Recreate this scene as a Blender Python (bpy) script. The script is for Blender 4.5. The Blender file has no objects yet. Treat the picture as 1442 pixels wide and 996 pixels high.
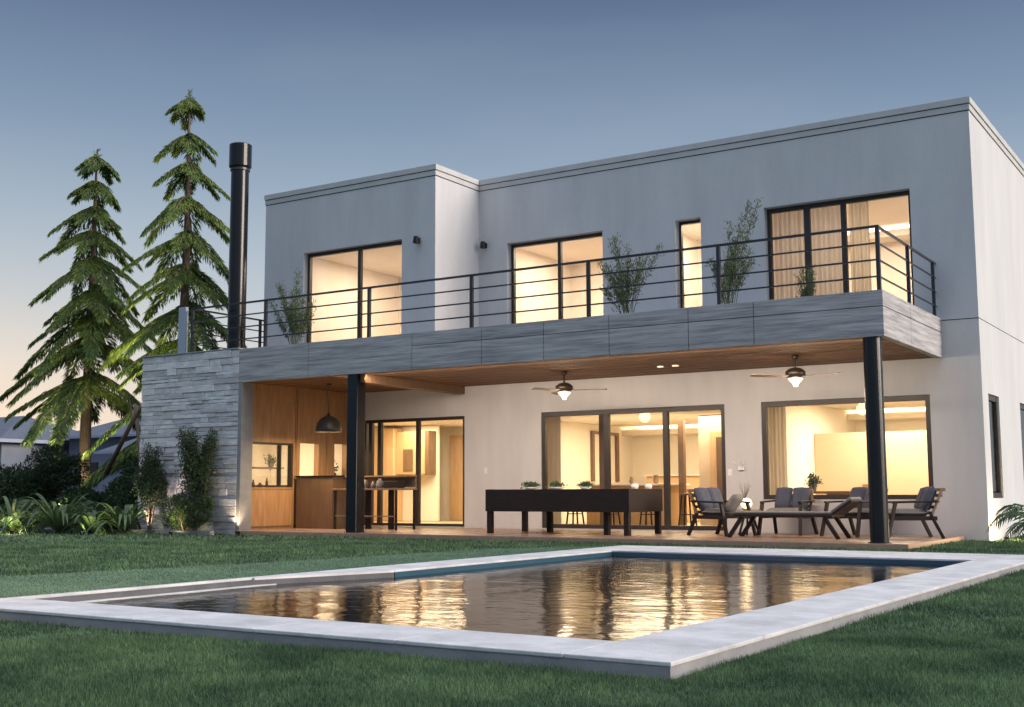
import bpy, bmesh, math, random
import numpy as np
from mathutils import Vector, Matrix
R = math.radians
random.seed(7); rng = np.random.default_rng(7)
scn = bpy.context.scene
col = scn.collection

# ------------------------------------------------------------------ camera
cam_d = bpy.data.cameras.new('camera'); cam = bpy.data.objects.new('camera', cam_d); col.objects.link(cam)
cam_d.sensor_width = 36; cam_d.lens = 41.98; cam_d.clip_end = 2000; cam_d.clip_start = .05
_y, _p, _r = R(32.617), R(6.607), R(-.192)
_f = Vector((-math.sin(_y)*math.cos(_p), math.cos(_y)*math.cos(_p), math.sin(_p)))
_x = Vector((math.cos(_y), math.sin(_y), 0)); _u = _x.cross(_f)
_x2 = _x*math.cos(_r)+_u*math.sin(_r); _u2 = -_x*math.sin(_r)+_u*math.cos(_r)
cam.matrix_world = Matrix(((_x2.x, _u2.x, -_f.x, 0), (_x2.y, _u2.y, -_f.y, 0), (_x2.z, _u2.z, -_f.z, .756), (0, 0, 0, 1)))
scn.camera = cam

# ------------------------------------------------------------------ world, sun, exposure
SUN_EL, SUN_AZ = R(13), R(82)          # azimuth measured from +Y towards +X
scn.view_settings.view_transform = 'Standard'; scn.view_settings.look = 'None'
scn.view_settings.exposure = 0.12; scn.view_settings.gamma = 1
w = bpy.data.worlds.new('World'); scn.world = w; w.use_nodes = True
nt = w.node_tree; N = nt.nodes; L = nt.links; N.clear()
def wn(t, **k):
    n = N.new(t)
    for a, b in k.items(): setattr(n, a, b)
    return n
out = wn('ShaderNodeOutputWorld'); bg = wn('ShaderNodeBackground'); L.new(bg.outputs[0], out.inputs[0])
sky = wn('ShaderNodeTexSky', sky_type='NISHITA', sun_disc=False, sun_elevation=SUN_EL, sun_rotation=SUN_AZ)
tc = wn('ShaderNodeTexCoord'); sep = wn('ShaderNodeSeparateXYZ'); L.new(tc.outputs['Generated'], sep.inputs[0])
rmp = wn('ShaderNodeValToRGB'); L.new(sep.outputs['Z'], rmp.inputs[0])
cr = rmp.color_ramp
stops = [(0.0, (.46, .52, .57)), (.10, (.50, .58, .64)), (.20, (.36, .45, .54)), (.30, (.205, .285, .40)), (.40, (.098, .148, .25)), (.52, (.28, .39, .58)), (.70, (.86, .97, 1.20)), (1.0, (1.30, 1.40, 1.62))]
while len(cr.elements) < len(stops): cr.elements.new(.5)
for e, (p_, c_) in zip(cr.elements, stops): e.position = p_; e.color = (*c_, 1)
def math_(op, a, b=None, clamp=False):
    n = wn('ShaderNodeMath', operation=op, use_clamp=clamp)
    for i, v in enumerate((a, b)):
        if v is None: continue
        if isinstance(v, (int, float)): n.inputs[i].default_value = v
        else: L.new(v, n.inputs[i])
    return n.outputs[0]
# afterglow low over the western horizon
gx, gy = -math.sin(R(68)), math.cos(R(68))
dot = math_('ADD', math_('MULTIPLY', sep.outputs['X'], gx), math_('MULTIPLY', sep.outputs['Y'], gy))
az = math_('POWER', math_('MAXIMUM', dot, 0), 9)
zz = math_('MAXIMUM', sep.outputs['Z'], 0)
gl = math_('MULTIPLY', az, math_('POWER', 2.718, math_('MULTIPLY', math_('MULTIPLY', zz, zz), -60)))
rear = math_('MULTIPLY', math_('SUBTRACT', .25, math_('ADD', math_('MULTIPLY', sep.outputs['Y'], .95), math_('MULTIPLY', sep.outputs['X'], .2)), True), math_('SUBTRACT', 1, math_('MULTIPLY', zz, 1.5), True), True)
rm = wn('ShaderNodeMix', data_type='RGBA'); L.new(rear, rm.inputs[0]); L.new(rmp.outputs[0], rm.inputs[6]); rm.inputs[7].default_value = (.165, .25, .41, 1)
mx = wn('ShaderNodeMix', data_type='RGBA'); L.new(math_('MULTIPLY', gl, 1.15, True), mx.inputs[0]); L.new(rm.outputs[2], mx.inputs[6]); mx.inputs[7].default_value = (1.05, .78, .52, 1)
# a touch of the physical sky on top
skn = wn('ShaderNodeTexNoise'); skm = wn('ShaderNodeMapping'); skm.inputs['Scale'].default_value = (1, 1, 4); L.new(tc.outputs['Generated'], skm.inputs[0]); L.new(skm.outputs[0], skn.inputs[0]); skn.inputs['Scale'].default_value = 1.6; skn.inputs['Detail'].default_value = 5
ckm = wn('ShaderNodeMix', data_type='RGBA'); L.new(math_('MULTIPLY', math_('SUBTRACT', skn.outputs[0], .48, True), .45, True), ckm.inputs[0]); L.new(mx.outputs[2], ckm.inputs[6]); ckm.inputs[7].default_value = (.55, .56, .62, 1)
ad = wn('ShaderNodeMix', data_type='RGBA', blend_type='ADD'); ad.inputs[0].default_value = 1
sc_ = wn('ShaderNodeMix', data_type='RGBA', blend_type='MULTIPLY'); sc_.inputs[0].default_value = 1
L.new(sky.outputs[0], sc_.inputs[6]); sc_.inputs[7].default_value = (.002, .002, .002, 1)
L.new(ckm.outputs[2], ad.inputs[6]); L.new(sc_.outputs[2], ad.inputs[7])
L.new(ad.outputs[2], bg.inputs[0]); bg.inputs[1].default_value = 1.0
sd = bpy.data.lights.new('sun', 'SUN'); so = bpy.data.objects.new('sun', sd); col.objects.link(so)
sd.energy = 3.4; sd.angle = R(25); sd.color = (1, .86, .74)
sdir = Vector((math.sin(SUN_AZ)*math.cos(SUN_EL), math.cos(SUN_AZ)*math.cos(SUN_EL), math.sin(SUN_EL)))
so.rotation_euler = sdir.to_track_quat('Z', 'Y').to_euler()

# ------------------------------------------------------------------ helpers
def tag(o, label=None, cat=None, group=None, kind=None):
    if label: o['label'] = label
    if cat: o['category'] = cat
    if group: o['group'] = group
    if kind: o['kind'] = kind
    return o
def empty(name, loc=(0, 0, 0), rz=0, label=None, cat=None, group=None):
    o = bpy.data.objects.new(name, None); o.empty_display_size = .2; o.location = loc; o.rotation_euler = (0, 0, rz)
    col.objects.link(o); return tag(o, label, cat, group)
def root_loc(o):
    v = Vector((0, 0, 0))
    while o: v += Vector(o.location); o = o.parent
    return v
class MB:
    def __init__(s): s.v = []; s.f = []
    def add(s, vs, fs):
        n = len(s.v); s.v += [tuple(v) for v in vs]; s.f += [tuple(i+n for i in f) for f in fs]; return s
    def box(s, x0, x1, y0, y1, z0, z1):
        return s.add([(x0, y0, z0), (x1, y0, z0), (x1, y1, z0), (x0, y1, z0), (x0, y0, z1), (x1, y0, z1), (x1, y1, z1), (x0, y1, z1)],
                     [(0, 3, 2, 1), (4, 5, 6, 7), (0, 1, 5, 4), (1, 2, 6, 5), (2, 3, 7, 6), (3, 0, 4, 7)])
    def bar(s, a, b, wx, wy=None, up=(0, 0, 1), w2=None):
        """rectangular bar from a to b, optional taper w2 (scale at b)"""
        a = Vector(a); b = Vector(b); d = (b-a).normalized(); wy = wy or wx
        u = Vector(up)
        if abs(d.dot(u)) > .99: u = Vector((0, 1, 0))
        x = d.cross(u).normalized(); y = x.cross(d).normalized(); vs = []
        for p, k in ((a, 1), (b, w2 or 1)):
            for sx, sy in ((-1, -1), (1, -1), (1, 1), (-1, 1)): vs.append(p+x*sx*wx/2*k+y*sy*wy/2*k)
        return s.add(vs, [(3, 2, 1, 0), (4, 5, 6, 7), (0, 1, 5, 4), (1, 2, 6, 5), (2, 3, 7, 6), (3, 0, 4, 7)])
    def tube(s, pts, rad, n=8, cap=True):
        pts = [Vector(p) for p in pts]
        if not isinstance(rad, (list, tuple)): rad = [rad]*len(pts)
        base = len(s.v); prevx = None
        for i, p in enumerate(pts):
            d = (pts[min(i+1, len(pts)-1)]-pts[max(i-1, 0)]).normalized()
            if prevx is None:
                prevx = d.orthogonal().normalized()
            x = (prevx-d*prevx.dot(d)).normalized(); y = d.cross(x); prevx = x
            for k in range(n):
                t = 2*math.pi*k/n; s.v.append(tuple(p+(x*math.cos(t)+y*math.sin(t))*rad[i]))
        for i in range(len(pts)-1):
            for k in range(n):
                a = base+i*n+k; b = base+i*n+(k+1) % n; s.f.append((a, b, b+n, a+n))
        if cap:
            s.f.append(tuple(base+k for k in range(n))[::-1]); s.f.append(tuple(base+(len(pts)-1)*n+k for k in range(n)))
        return s
    def lathe(s, prof, c=(0, 0, 0), n=24):
        base = len(s.v)
        for r_, z in prof:
            for k in range(n):
                t = 2*math.pi*k/n; s.v.append((c[0]+r_*math.cos(t), c[1]+r_*math.sin(t), c[2]+z))
        for i in range(len(prof)-1):
            for k in range(n):
                a = base+i*n+k; b = base+i*n+(k+1) % n; s.f.append((a, b, b+n, a+n))
        return s
    def build(s, name, m, parent=None, smooth=False, bevel=0, local=False, seg=2, solid=0):
        me = bpy.data.meshes.new(name); v = s.v
        if parent is not None and not local:
            o_ = root_loc(parent); v = [(a-o_.x, b-o_.y, c-o_.z) for a, b, c in v]
        me.from_pydata(v, [], s.f); me.materials.append(m)
        if smooth: me.shade_smooth()
        o = bpy.data.objects.new(name, me); col.objects.link(o); o.parent = parent
        if solid:
            k = o.modifiers.new('s', 'SOLIDIFY'); k.thickness = solid
        if bevel:
            k = o.modifiers.new('b', 'BEVEL'); k.width = bevel; k.segments = seg; k.limit_method = 'ANGLE'; k.angle_limit = R(40)
        return o
def wall_grid(mb, axis, c0, c1, a0, a1, z0, z1, holes):
    """slab between planes c0 (outer) and c1 on `axis` ('y' or 'x'), spanning a0..a1 and z0..z1, with rectangular holes (a,a,z,z)"""
    A = sorted({a0, a1, *[h[0] for h in holes], *[h[1] for h in holes]}); Z = sorted({z0, z1, *[h[2] for h in holes], *[h[3] for h in holes]})
    A = [a for a in A if a0 <= a <= a1]; Z = [z for z in Z if z0 <= z <= z1]
    def solid(i, j):
        if i < 0 or j < 0 or i >= len(A)-1 or j >= len(Z)-1: return False
        a = (A[i]+A[i+1])/2; z = (Z[j]+Z[j+1])/2
        return not any(h[0] < a < h[1] and h[2] < z < h[3] for h in holes)
    P = (lambda a, c, z: (a, c, z)) if axis == 'y' else (lambda a, c, z: (c, a, z))
    for i in range(len(A)-1):
        for j in range(len(Z)-1):
            if not solid(i, j): continue
            x0, x1, y0, y1 = A[i], A[i+1], Z[j], Z[j+1]
            for c in (c0, c1): mb.add([P(x0, c, y0), P(x1, c, y0), P(x1, c, y1), P(x0, c, y1)], [(0, 1, 2, 3)])
            if not solid(i-1, j): mb.add([P(x0, c0, y0), P(x0, c1, y0), P(x0, c1, y1), P(x0, c0, y1)], [(0, 1, 2, 3)])
            if not solid(i+1, j): mb.add([P(x1, c0, y0), P(x1, c1, y0), P(x1, c1, y1), P(x1, c0, y1)], [(0, 1, 2, 3)])
            if not solid(i, j-1): mb.add([P(x0, c0, y0), P(x1, c0, y0), P(x1, c1, y0), P(x0, c1, y0)], [(0, 1, 2, 3)])
            if not solid(i, j+1): mb.add([P(x0, c0, y1), P(x1, c0, y1), P(x1, c1, y1), P(x0, c1, y1)], [(0, 1, 2, 3)])
    return mb

# ------------------------------------------------------------------ materials
def mat(name, c, rough=.6, metal=0, spec=.5, c2=None, scale=4, detail=6, stretch=(1, 1, 1), bump=0, bscale=40, emit=None, es=0, island=0, fac=1.0, coord='Object', trans=0, contrast=None):
    m = bpy.data.materials.new(name); m.use_nodes = True; t = m.node_tree; b = t.nodes['Principled BSDF']
    b.inputs['Base Color'].default_value = (*c, 1); b.inputs['Roughness'].default_value = rough; b.inputs['Metallic'].default_value = metal
    b.inputs['Specular IOR Level'].default_value = spec
    if emit: b.inputs['Emission Color'].default_value = (*emit, 1); b.inputs['Emission Strength'].default_value = es
    g = t.nodes.new('ShaderNodeTexCoord'); mp = t.nodes.new('ShaderNodeMapping'); mp.inputs['Scale'].default_value = stretch
    if coord == 'World':
        g = t.nodes.new('ShaderNodeNewGeometry'); t.links.new(g.outputs['Position'], mp.inputs[0])
    else: t.links.new(g.outputs[coord], mp.inputs[0])
    last = None
    if c2:
        nz = t.nodes.new('ShaderNodeTexNoise'); nz.inputs['Scale'].default_value = scale; nz.inputs['Detail'].default_value = detail; nz.inputs['Roughness'].default_value = .65
        t.links.new(mp.outputs[0], nz.inputs[0])
        mr = t.nodes.new('ShaderNodeMapRange'); lo, hi = contrast or (.32, .68); mr.inputs[1].default_value = lo; mr.inputs[2].default_value = hi; t.links.new(nz.outputs[0], mr.inputs[0])
        mm = t.nodes.new('ShaderNodeMix'); mm.data_type = 'RGBA'; mm.inputs[6].default_value = (*c, 1); mm.inputs[7].default_value = (*c2, 1)
        t.links.new(mr.outputs[0], mm.inputs[0]); last = mm.outputs[2]
        if island:
            ge = t.nodes.new('ShaderNodeNewGeometry'); hs = t.nodes.new('ShaderNodeHueSaturation')
            m2 = t.nodes.new('ShaderNodeMapRange'); m2.inputs[3].default_value = 1-island; m2.inputs[4].default_value = 1+island
            t.links.new(ge.outputs['Random Per Island'], m2.inputs[0]); t.links.new(m2.outputs[0], hs.inputs['Value']); t.links.new(last, hs.inputs['Color']); last = hs.outputs[0]
        t.links.new(last, b.inputs['Base Color'])
    if bump:
        n2 = t.nodes.new('ShaderNodeTexNoise'); n2.inputs['Scale'].default_value = bscale; n2.inputs['Detail'].default_value = 5; t.links.new(mp.outputs[0], n2.inputs[0])
        bp = t.nodes.new('ShaderNodeBump'); bp.inputs['Strength'].default_value = bump; bp.inputs['Distance'].default_value = .02; t.links.new(n2.outputs[0], bp.inputs['Height']); t.links.new(bp.outputs[0], b.inputs['Normal'])
    if trans:
        tr = t.nodes.new('ShaderNodeBsdfTranslucent'); ms = t.nodes.new('ShaderNodeMixShader'); ms.inputs[0].default_value = trans
        if last: t.links.new(last, tr.inputs[0])
        else: tr.inputs[0].default_value = (*c, 1)
        t.links.new(b.outputs[0], ms.inputs[1]); t.links.new(tr.outputs[0], ms.inputs[2]); t.links.new(ms.outputs[0], t.nodes['Material Output'].inputs[0])
    return m
M = {}
M['plaster'] = mat('plaster', (.61, .61, .615), .85, c2=(.53, .53, .54), scale=1.1, stretch=(1.5, 1.5, .35), bump=.25, bscale=30, coord='World')
M['plaster_band'] = mat('plaster_band', (.56, .555, .55), .8, c2=(.47, .47, .47), scale=2, bump=.2, coord='World')
M['stone'] = mat('stone', (.74, .72, .72), .85, c2=(.44, .43, .44), scale=5, stretch=(.7, .7, 3.2), bump=.6, bscale=14, island=.22, coord='World')
M['boardconc'] = mat('boardconc', (.52, .50, .50), .8, c2=(.24, .235, .245), scale=2.4, detail=10, stretch=(.42, .42, 8), bump=.5, bscale=12, coord='World', contrast=(.36, .66))
M['concrete'] = mat('concrete', (.30, .30, .305), .8, c2=(.22, .22, .225), scale=3, bump=.2, coord='World')
M['darkconc'] = mat('darkconc', (.13, .125, .13), .85, c2=(.08, .08, .085), scale=3, bump=.3, coord='World')
M['coping'] = mat('coping', (.65, .635, .62), .6, c2=(.44, .43, .42), contrast=(.38, .66), scale=2.6, detail=8, bump=.25, bscale=60, coord='World')
M['black'] = mat('black', (.008, .008, .010), .25, metal=.0, spec=.4)
M['frame'] = mat('frame', (.030, .024, .020), .4, c2=(.04, .032, .026), scale=8)
M['rail'] = mat('rail', (.045, .045, .05), .35, metal=.4)
M['railpost'] = mat('railpost', (.32, .36, .44), .5)
M['darkwood'] = mat('darkwood', (.012, .008, .007), .5, spec=.3, c2=(.026, .017, .013), scale=5, stretch=(1, 6, 6), bump=.15)
M['wood'] = mat('wood', (.50, .29, .13), .5, c2=(.33, .17, .07), scale=3.5, detail=8, stretch=(5, 5, .5), bump=.15, coord='World')
M['soffit'] = mat('soffit', (.26, .14, .075), .7, spec=.25, c2=(.13, .07, .038), scale=2.4, detail=8, stretch=(.5, 6, 1), bump=.1, coord='World')
M['deck'] = mat('deck', (.46, .29, .19), .30, c2=(.36, .22, .15), scale=2.2, stretch=(3, .8, 1), coord='World')
M['cream'] = mat('cream', (.80, .74, .62), .8, c2=(.76, .70, .58), scale=1.5)
M['creamup'] = mat('creamup', (.80, .74, .67), .8, c2=(.76, .70, .63), scale=1.5)
M['tan'] = mat('tan', (.62, .50, .36), .8, c2=(.58, .46, .33), scale=1.5)
M['lightwood'] = mat('lightwood', (.62, .42, .22), .5, c2=(.52, .33, .16), scale=3, stretch=(5, 5, .6), coord='World')
M['brownwood'] = mat('brownwood', (.20, .12, .06), .5, c2=(.14, .08, .045), scale=3, stretch=(5, 5, .6), coord='World')
M['floor_in'] = mat('floor_in', (.5, .38, .24), .35, c2=(.44, .32, .2), scale=3)
M['curtain'] = mat('curtain', (.60, .54, .45), .9, trans=.5)
M['sheer'] = mat('sheer', (.66, .60, .54), .9, trans=.35)
M['cushion'] = mat('cushion', (.070, .078, .110), .95, c2=(.052, .060, .09), scale=9, bump=.3, bscale=160)
M['greyfab'] = mat('greyfab', (.22, .20, .19), .95, c2=(.16, .15, .145), scale=9, bump=.3, bscale=160)
M['teak'] = mat('teak', (.26, .17, .10), .6, c2=(.18, .11, .07), scale=6, stretch=(1, 5, 5))
M['shade'] = mat('shade', (.035, .033, .028), .45, c2=(.05, .047, .04), scale=6)
M['bulb'] = mat('bulb', (1, .9, .75), .4, emit=(1, .80, .50), es=1.5)
M['softbulb'] = mat('softbulb', (1, .9, .75), .4, emit=(1, .8, .5), es=.6)
M['glow'] = mat('glow', (1, .9, .75), .4, emit=(1, .74, .38), es=3)
M['fanblade'] = mat('fanblade', (.30, .25, .21), .5, c2=(.24, .19, .16), scale=5, stretch=(1, 8, 1))
M['bronze'] = mat('bronze', (.06, .045, .035), .35, metal=.6)
M['white'] = mat('white', (.75, .75, .73), .5)
M['pot'] = mat('pot', (.25, .24, .23), .8, c2=(.18, .17, .17), scale=5)
M['bark'] = mat('bark', (.19, .135, .10), .9, c2=(.09, .06, .045), scale=6, stretch=(3, 3, .7), bump=.8, bscale=20)
M['needle'] = mat('needle', (.19, .25, .06), .6, c2=(.085, .14, .045), scale=1.8, island=.45, spec=.3, trans=.25)
M['leaf'] = mat('leaf', (.075, .11, .048), .55, c2=(.038, .065, .03), scale=3, island=.45, spec=.3, trans=.25)
M['leafdark'] = mat('leafdark', (.062, .10, .045), .6, c2=(.022, .044, .022), scale=1.6, island=.5, spec=.25, trans=.2)
M['frond'] = mat('frond', (.11, .17, .06), .5, c2=(.03, .065, .03), scale=4, island=.3, spec=.4, trans=.25)
M['bamboo'] = mat('bamboo', (.14, .175, .085), .6, c2=(.08, .11, .06), scale=5, island=.4, spec=.3, trans=.3)
M['grass'] = mat('grass', (.125, .205, .10), .8, c2=(.052, .098, .052), contrast=(.40, .60), scale=1.3, detail=8, island=.45, spec=.2, coord='World', trans=.2)
M['soil'] = mat('soil', (.060, .11, .052), .95, c2=(.03, .062, .032), scale=1.2, detail=8, coord='World', bump=.5, bscale=30)
M['turf'] = mat('turf', (.155, .245, .16), .9, c2=(.11, .185, .12), scale=1.4, detail=8, coord='World', stretch=(1, 1, 1), bump=.4, bscale=60)
M['mulch'] = mat('mulch', (.04, .03, .022), .95, c2=(.02, .016, .012), scale=9, bump=.6, bscale=40)
M['tile'] = mat('tile', (.03, .085, .125), .3, c2=(.022, .065, .10), scale=2, coord='World')
M['roofblue'] = mat('roofblue', (.10, .115, .15), .7, c2=(.07, .08, .11), scale=3, stretch=(1, 1, 1), bump=.3, bscale=20, coord='World')
M['neighwall'] = mat('neighwall', (.24, .27, .33), .85, c2=(.2, .23, .29), scale=1, coord='World')
M['dish'] = mat('dish', (.12, .11, .10), .4)

def glass(name, tint, ior, rough=0.0, bump=None, maxr=1.0):
    m = bpy.data.materials.new(name); m.use_nodes = True; t = m.node_tree; t.nodes.clear()
    o = t.nodes.new('ShaderNodeOutputMaterial'); tr = t.nodes.new('ShaderNodeBsdfTransparent'); gl_ = t.nodes.new('ShaderNodeBsdfGlossy'); mi = t.nodes.new('ShaderNodeMixShader'); fr = t.nodes.new('ShaderNodeFresnel')
    tr.inputs[0].default_value = (*tint, 1); gl_.inputs['Roughness'].default_value = rough; fr.inputs[0].default_value = ior
    t.links.new(fr.outputs[0], mi.inputs[0]); t.links.new(tr.outputs[0], mi.inputs[1]); t.links.new(gl_.outputs[0], mi.inputs[2]); t.links.new(mi.outputs[0], o.inputs[0])
    if bump:
        g = t.nodes.new('ShaderNodeNewGeometry'); h = None
        for sc, st, rot, dist in bump:
            mp = t.nodes.new('ShaderNodeMapping'); mp.inputs['Scale'].default_value = st; mp.inputs['Rotation'].default_value = (0, 0, rot)
            nz = t.nodes.new('ShaderNodeTexNoise'); nz.inputs['Scale'].default_value = sc; nz.inputs['Detail'].default_value = 3; nz.inputs['Distortion'].default_value = .4
            t.links.new(g.outputs['Position'], mp.inputs[0]); t.links.new(mp.outputs[0], nz.inputs[0])
            bp = t.nodes.new('ShaderNodeBump'); bp.inputs['Strength'].default_value = 1; bp.inputs['Distance'].default_value = dist
            t.links.new(nz.outputs[0], bp.inputs['Height'])
            if h: t.links.new(h, bp.inputs['Normal'])
            h = bp.outputs[0]
        t.links.new(h, gl_.inputs['Normal']); t.links.new(h, fr.inputs['Normal'])
    return m
M['glass'] = glass('glass', (.95, .95, .94), 1.35)
M['water'] = glass('water', (.10, .34, .42), 1.62, .10, [(1.1, (1.2, 1.2, 1), R(10), .013), (5.0, (1, 1.5, 1), R(-20), .0040)])

def lamp(name, kind, loc, energy, color=(1, .74, .42), size=.2, aim=None, parent=None, spot=R(70), sy=None, blend=.8):
    d = bpy.data.lights.new(name, kind); o = bpy.data.objects.new(name, d); col.objects.link(o); d.energy = energy; d.color = color
    if kind == 'AREA':
        d.size = size
        if sy: d.shape = 'RECTANGLE'; d.size_y = sy
    elif kind == 'SPOT': d.spot_size = spot; d.spot_blend = blend; d.shadow_soft_size = size
    else: d.shadow_soft_size = size
    l = Vector(loc)
    if aim is not None: o.rotation_euler = (Vector(aim)-l).to_track_quat('-Z', 'Y').to_euler()
    if parent is not None: o.parent = parent; l = l-root_loc(parent)
    o.location = l; return o

# ------------------------------------------------------------------ key dimensions (metres)
YW, YG, YB = 21.025, 19.432, 17.444
XR, XS, XL = -4.114, -14.297, -19.078
XB, XO, XST = -4.728, -17.793, -20.72
ZT, ZF, ZC = 7.465, 3.68, 3.0
PX0, PX1, PY0, PY1 = -7.90, -2.34, 4.96, 15.25      # pool, outer edge of its coping
IX0, IX1, IY0, IY1 = -7.35, -2.892, 5.51, 13.86     # pool, water's edge
GZ = -.08

# ------------------------------------------------------------------ ground, turf, water
g = MB(); B = 900
for x0, x1, y0, y1 in ((-B, PX0+.1, -B, B), (PX1-.1, B, -B, B), (PX0+.1, PX1-.1, -B, PY0+.1), (PX0+.1, PX1-.1, PY1-.1, B)):
    g.add([(x0, y0, GZ), (x1, y0, GZ), (x1, y1, GZ), (x0, y1, GZ)], [(0, 1, 2, 3)])
tag(g.build('ground', M['soil']), kind='structure')
tz = GZ+.006
t = MB(); pts = [(-11.9, 1.5), (-10.8, 7.4), (-10.13, 10.75), (-9.75, 14.6), (-8.9, 15.9)]; ip = [(-7.95, 1.5), (-7.95, 7.4), (-7.95, 10.75), (-7.95, 14.6), (-7.95, 15.4)]
t.add([(x, y, tz) for x, y in pts]+[(x, y, tz) for x, y in ip], [(i, i+5, i+6, i+1) for i in range(4)])
tag(t.build('turf_strip', M['turf']), kind='structure')
# raised planting bed with a thin kerb in front of it
b = MB(); b.add([(-60, 15.6, GZ+.012), (-17.95, 16.95, GZ+.012), (-17.95, 40, GZ+.012), (-60, 40, GZ+.012)], [(0, 1, 2, 3)])
tag(b.build('planting_bed', M['mulch']), kind='structure')
b = MB(); b.bar((-60, 15.55, GZ+.02), (-17.9, 16.93, GZ+.02), .12, .12)
tag(b.build('garden_kerb', M['concrete'], bevel=.008), kind='structure')
wt = MB(); wt.add([(IX0+.001, IY0+.001, -.07), (IX1-.001, IY0+.001, -.07), (IX1-.001, IY1-.001, -.07), (IX0+.001, IY1-.001, -.07)], [(0, 1, 2, 3)])
wt.add([(-7.73, IY0+.001, -.07), (IX0+.001, IY0+.001, -.07), (IX0+.001, 9.349, -.07), (-7.73, 9.349, -.07)], [(0, 1, 2, 3)])
tag(wt.build('water', M['water']), kind='structure')

def grass_mesh(P, h, wd, lean):
    n = len(P); a = rng.uniform(0, 2*np.pi, n); hh = h*rng.uniform(.55, 1.25, n); dx = np.cos(a)*wd/2; dy = np.sin(a)*wd/2
    la = rng.uniform(0, 2*np.pi, n); lm = hh*lean*rng.uniform(0, 1, n)
    V = np.empty((n, 3, 3), np.float32)
    V[:, 0] = np.stack([P[:, 0]-dx, P[:, 1]-dy, P[:, 2]], 1); V[:, 1] = np.stack([P[:, 0]+dx, P[:, 1]+dy, P[:, 2]], 1)
    V[:, 2] = np.stack([P[:, 0]+np.cos(la)*lm, P[:, 1]+np.sin(la)*lm, P[:, 2]+hh], 1)
    return V.reshape(-1, 3)
def tri_object(name, V, m, parent=None):
    if parent is not None: V = V-np.array(root_loc(parent), np.float32)
    me = bpy.data.meshes.new(name); n = len(V)//3
    me.vertices.add(len(V)); me.vertices.foreach_set('co', V.astype(np.float32).ravel())
    me.loops.add(n*3); me.loops.foreach_set('vertex_index', np.arange(n*3, dtype=np.int32))
    me.polygons.add(n); me.polygons.foreach_set('loop_start', np.arange(0, n*3, 3, dtype=np.int32))
    me.update(calc_edges=True); me.validate(); me.materials.append(m)
    o = bpy.data.objects.new(name, me); col.objects.link(o); o.parent = parent; return o
def scatter(n, d0, d1, h, wd):
    a = rng.uniform(R(-29), R(29), n); d = np.sqrt(rng.uniform(d0*d0, d1*d1, n)); th = a+R(-32.617)
    x = np.sin(th)*d; y = np.cos(th)*d
    inpool = (x > PX0-.02) & (x < PX1+.02) & (y > PY0-.02) & (y < PY1+.02)
    patio = (y > 17.3) & (x > -18.0) & (x < -4.5); house = (y > 20.9) & (x > -19.2) & (x < -4.0)
    edge = np.interp(y, [1.5, 7.4, 10.75, 14.6, 15.9], [-11.9, -10.8, -10.13, -9.75, -8.9])
    strip = (x > edge) & (x < PX0) & (y < 15.9) & (y > 1.5)
    bed = (x < -17.9) & (y > 16.93+(x+17.9)*.0328)
    k = ~(inpool | patio | house | bed | strip); x, y = x[k], y[k]
    z = np.full(len(x), GZ); clump = 1+.35*np.sin(x*3.1+np.sin(y*2.3)*1.7)*np.sin(y*2.7+np.sin(x*1.9)*2)
    return grass_mesh(np.stack([x, y, z], 1), h*clump, wd, .9)
G = [scatter(260000, 3.6, 7.5, .028, .0042), scatter(170000, 7.5, 13, .032, .008), scatter(110000, 13, 22, .036, .016), scatter(40000, 22, 40, .05, .04)]
n_ = 120000; ty = rng.uniform(2.5, 15.7, n_); e_ = np.interp(ty, [1.5, 7.4, 10.75, 14.6, 15.9], [-11.9, -10.8, -10.13, -9.75, -8.9]); tx = e_+(PX0-.01-e_)*rng.uniform(0, 1, n_)
tag(tri_object('turf_grass', grass_mesh(np.stack([tx, ty, np.full(n_, tz)], 1), .016, .012, .9), M['turf']), 'very short pale green turf in the strip beside the pool', 'grass', kind='stuff')
tag(tri_object('lawn_grass', np.concatenate(G), M['grass']), 'short mown green lawn grass around the pool and the house', 'grass', kind='stuff')

# ------------------------------------------------------------------ swimming pool
pool = empty('swimming_pool', ((PX0+PX1)/2, (PY0+PY1)/2, GZ), 0, 'rectangular in ground swimming pool with pale stone coping', 'swimming pool')
c = MB()
def slabs(x0, x1, y0, y1, ax, n):
    for i in range(n):
        a = i/n; e = (i+1)/n; q = .0025
        if ax == 'x': c.box(x0+(x1-x0)*a+q, x0+(x1-x0)*e-q, y0, y1, -.022, 0)
        else: c.box(x0, x1, y0+(y1-y0)*a+q, y0+(y1-y0)*e-q, -.022, 0)
slabs(PX0, IX1-.004, PY0, IY0, 'x', 5); slabs(IX1, PX1, PY0, PY1, 'y', 9); slabs(IX0, IX1-.004, IY1, PY1, 'x', 4)
slabs(PX0, IX0-.003, 9.35, PY1, 'y', 3)
c.box(PX0, PX0+.07, IY0+.003, 9.345, -.022, 0)
c.build('coping', M['coping'], pool, bevel=.005)
f = MB(); f.box(PX0+.006, PX1-.006, PY0+.006, IY0-.004, -.09, -.0225); f.box(IX1+.004, PX1-.006, IY0-.003, PY1-.006, -.09, -.0225); f.box(PX0+.006, IX1+.003, IY1+.004, PY1-.006, -.09, -.0225); f.box(PX0+.006, IX0-.006, 9.355, IY1+.003, -.09, -.0225); f.build('coping_edge_shade', M['concrete'], pool)  # coping sides in darker grey than the top, shade put into the colour
f = MB(); wall_grid(f, 'y', PY0+.02, PY0+.30, PX0+.02, PX1-.02, -1.8, -.078, []); wall_grid(f, 'y', PY1-.3, PY1-.02, PX0+.02, PX1-.02, -1.8, -.078, [])
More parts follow.
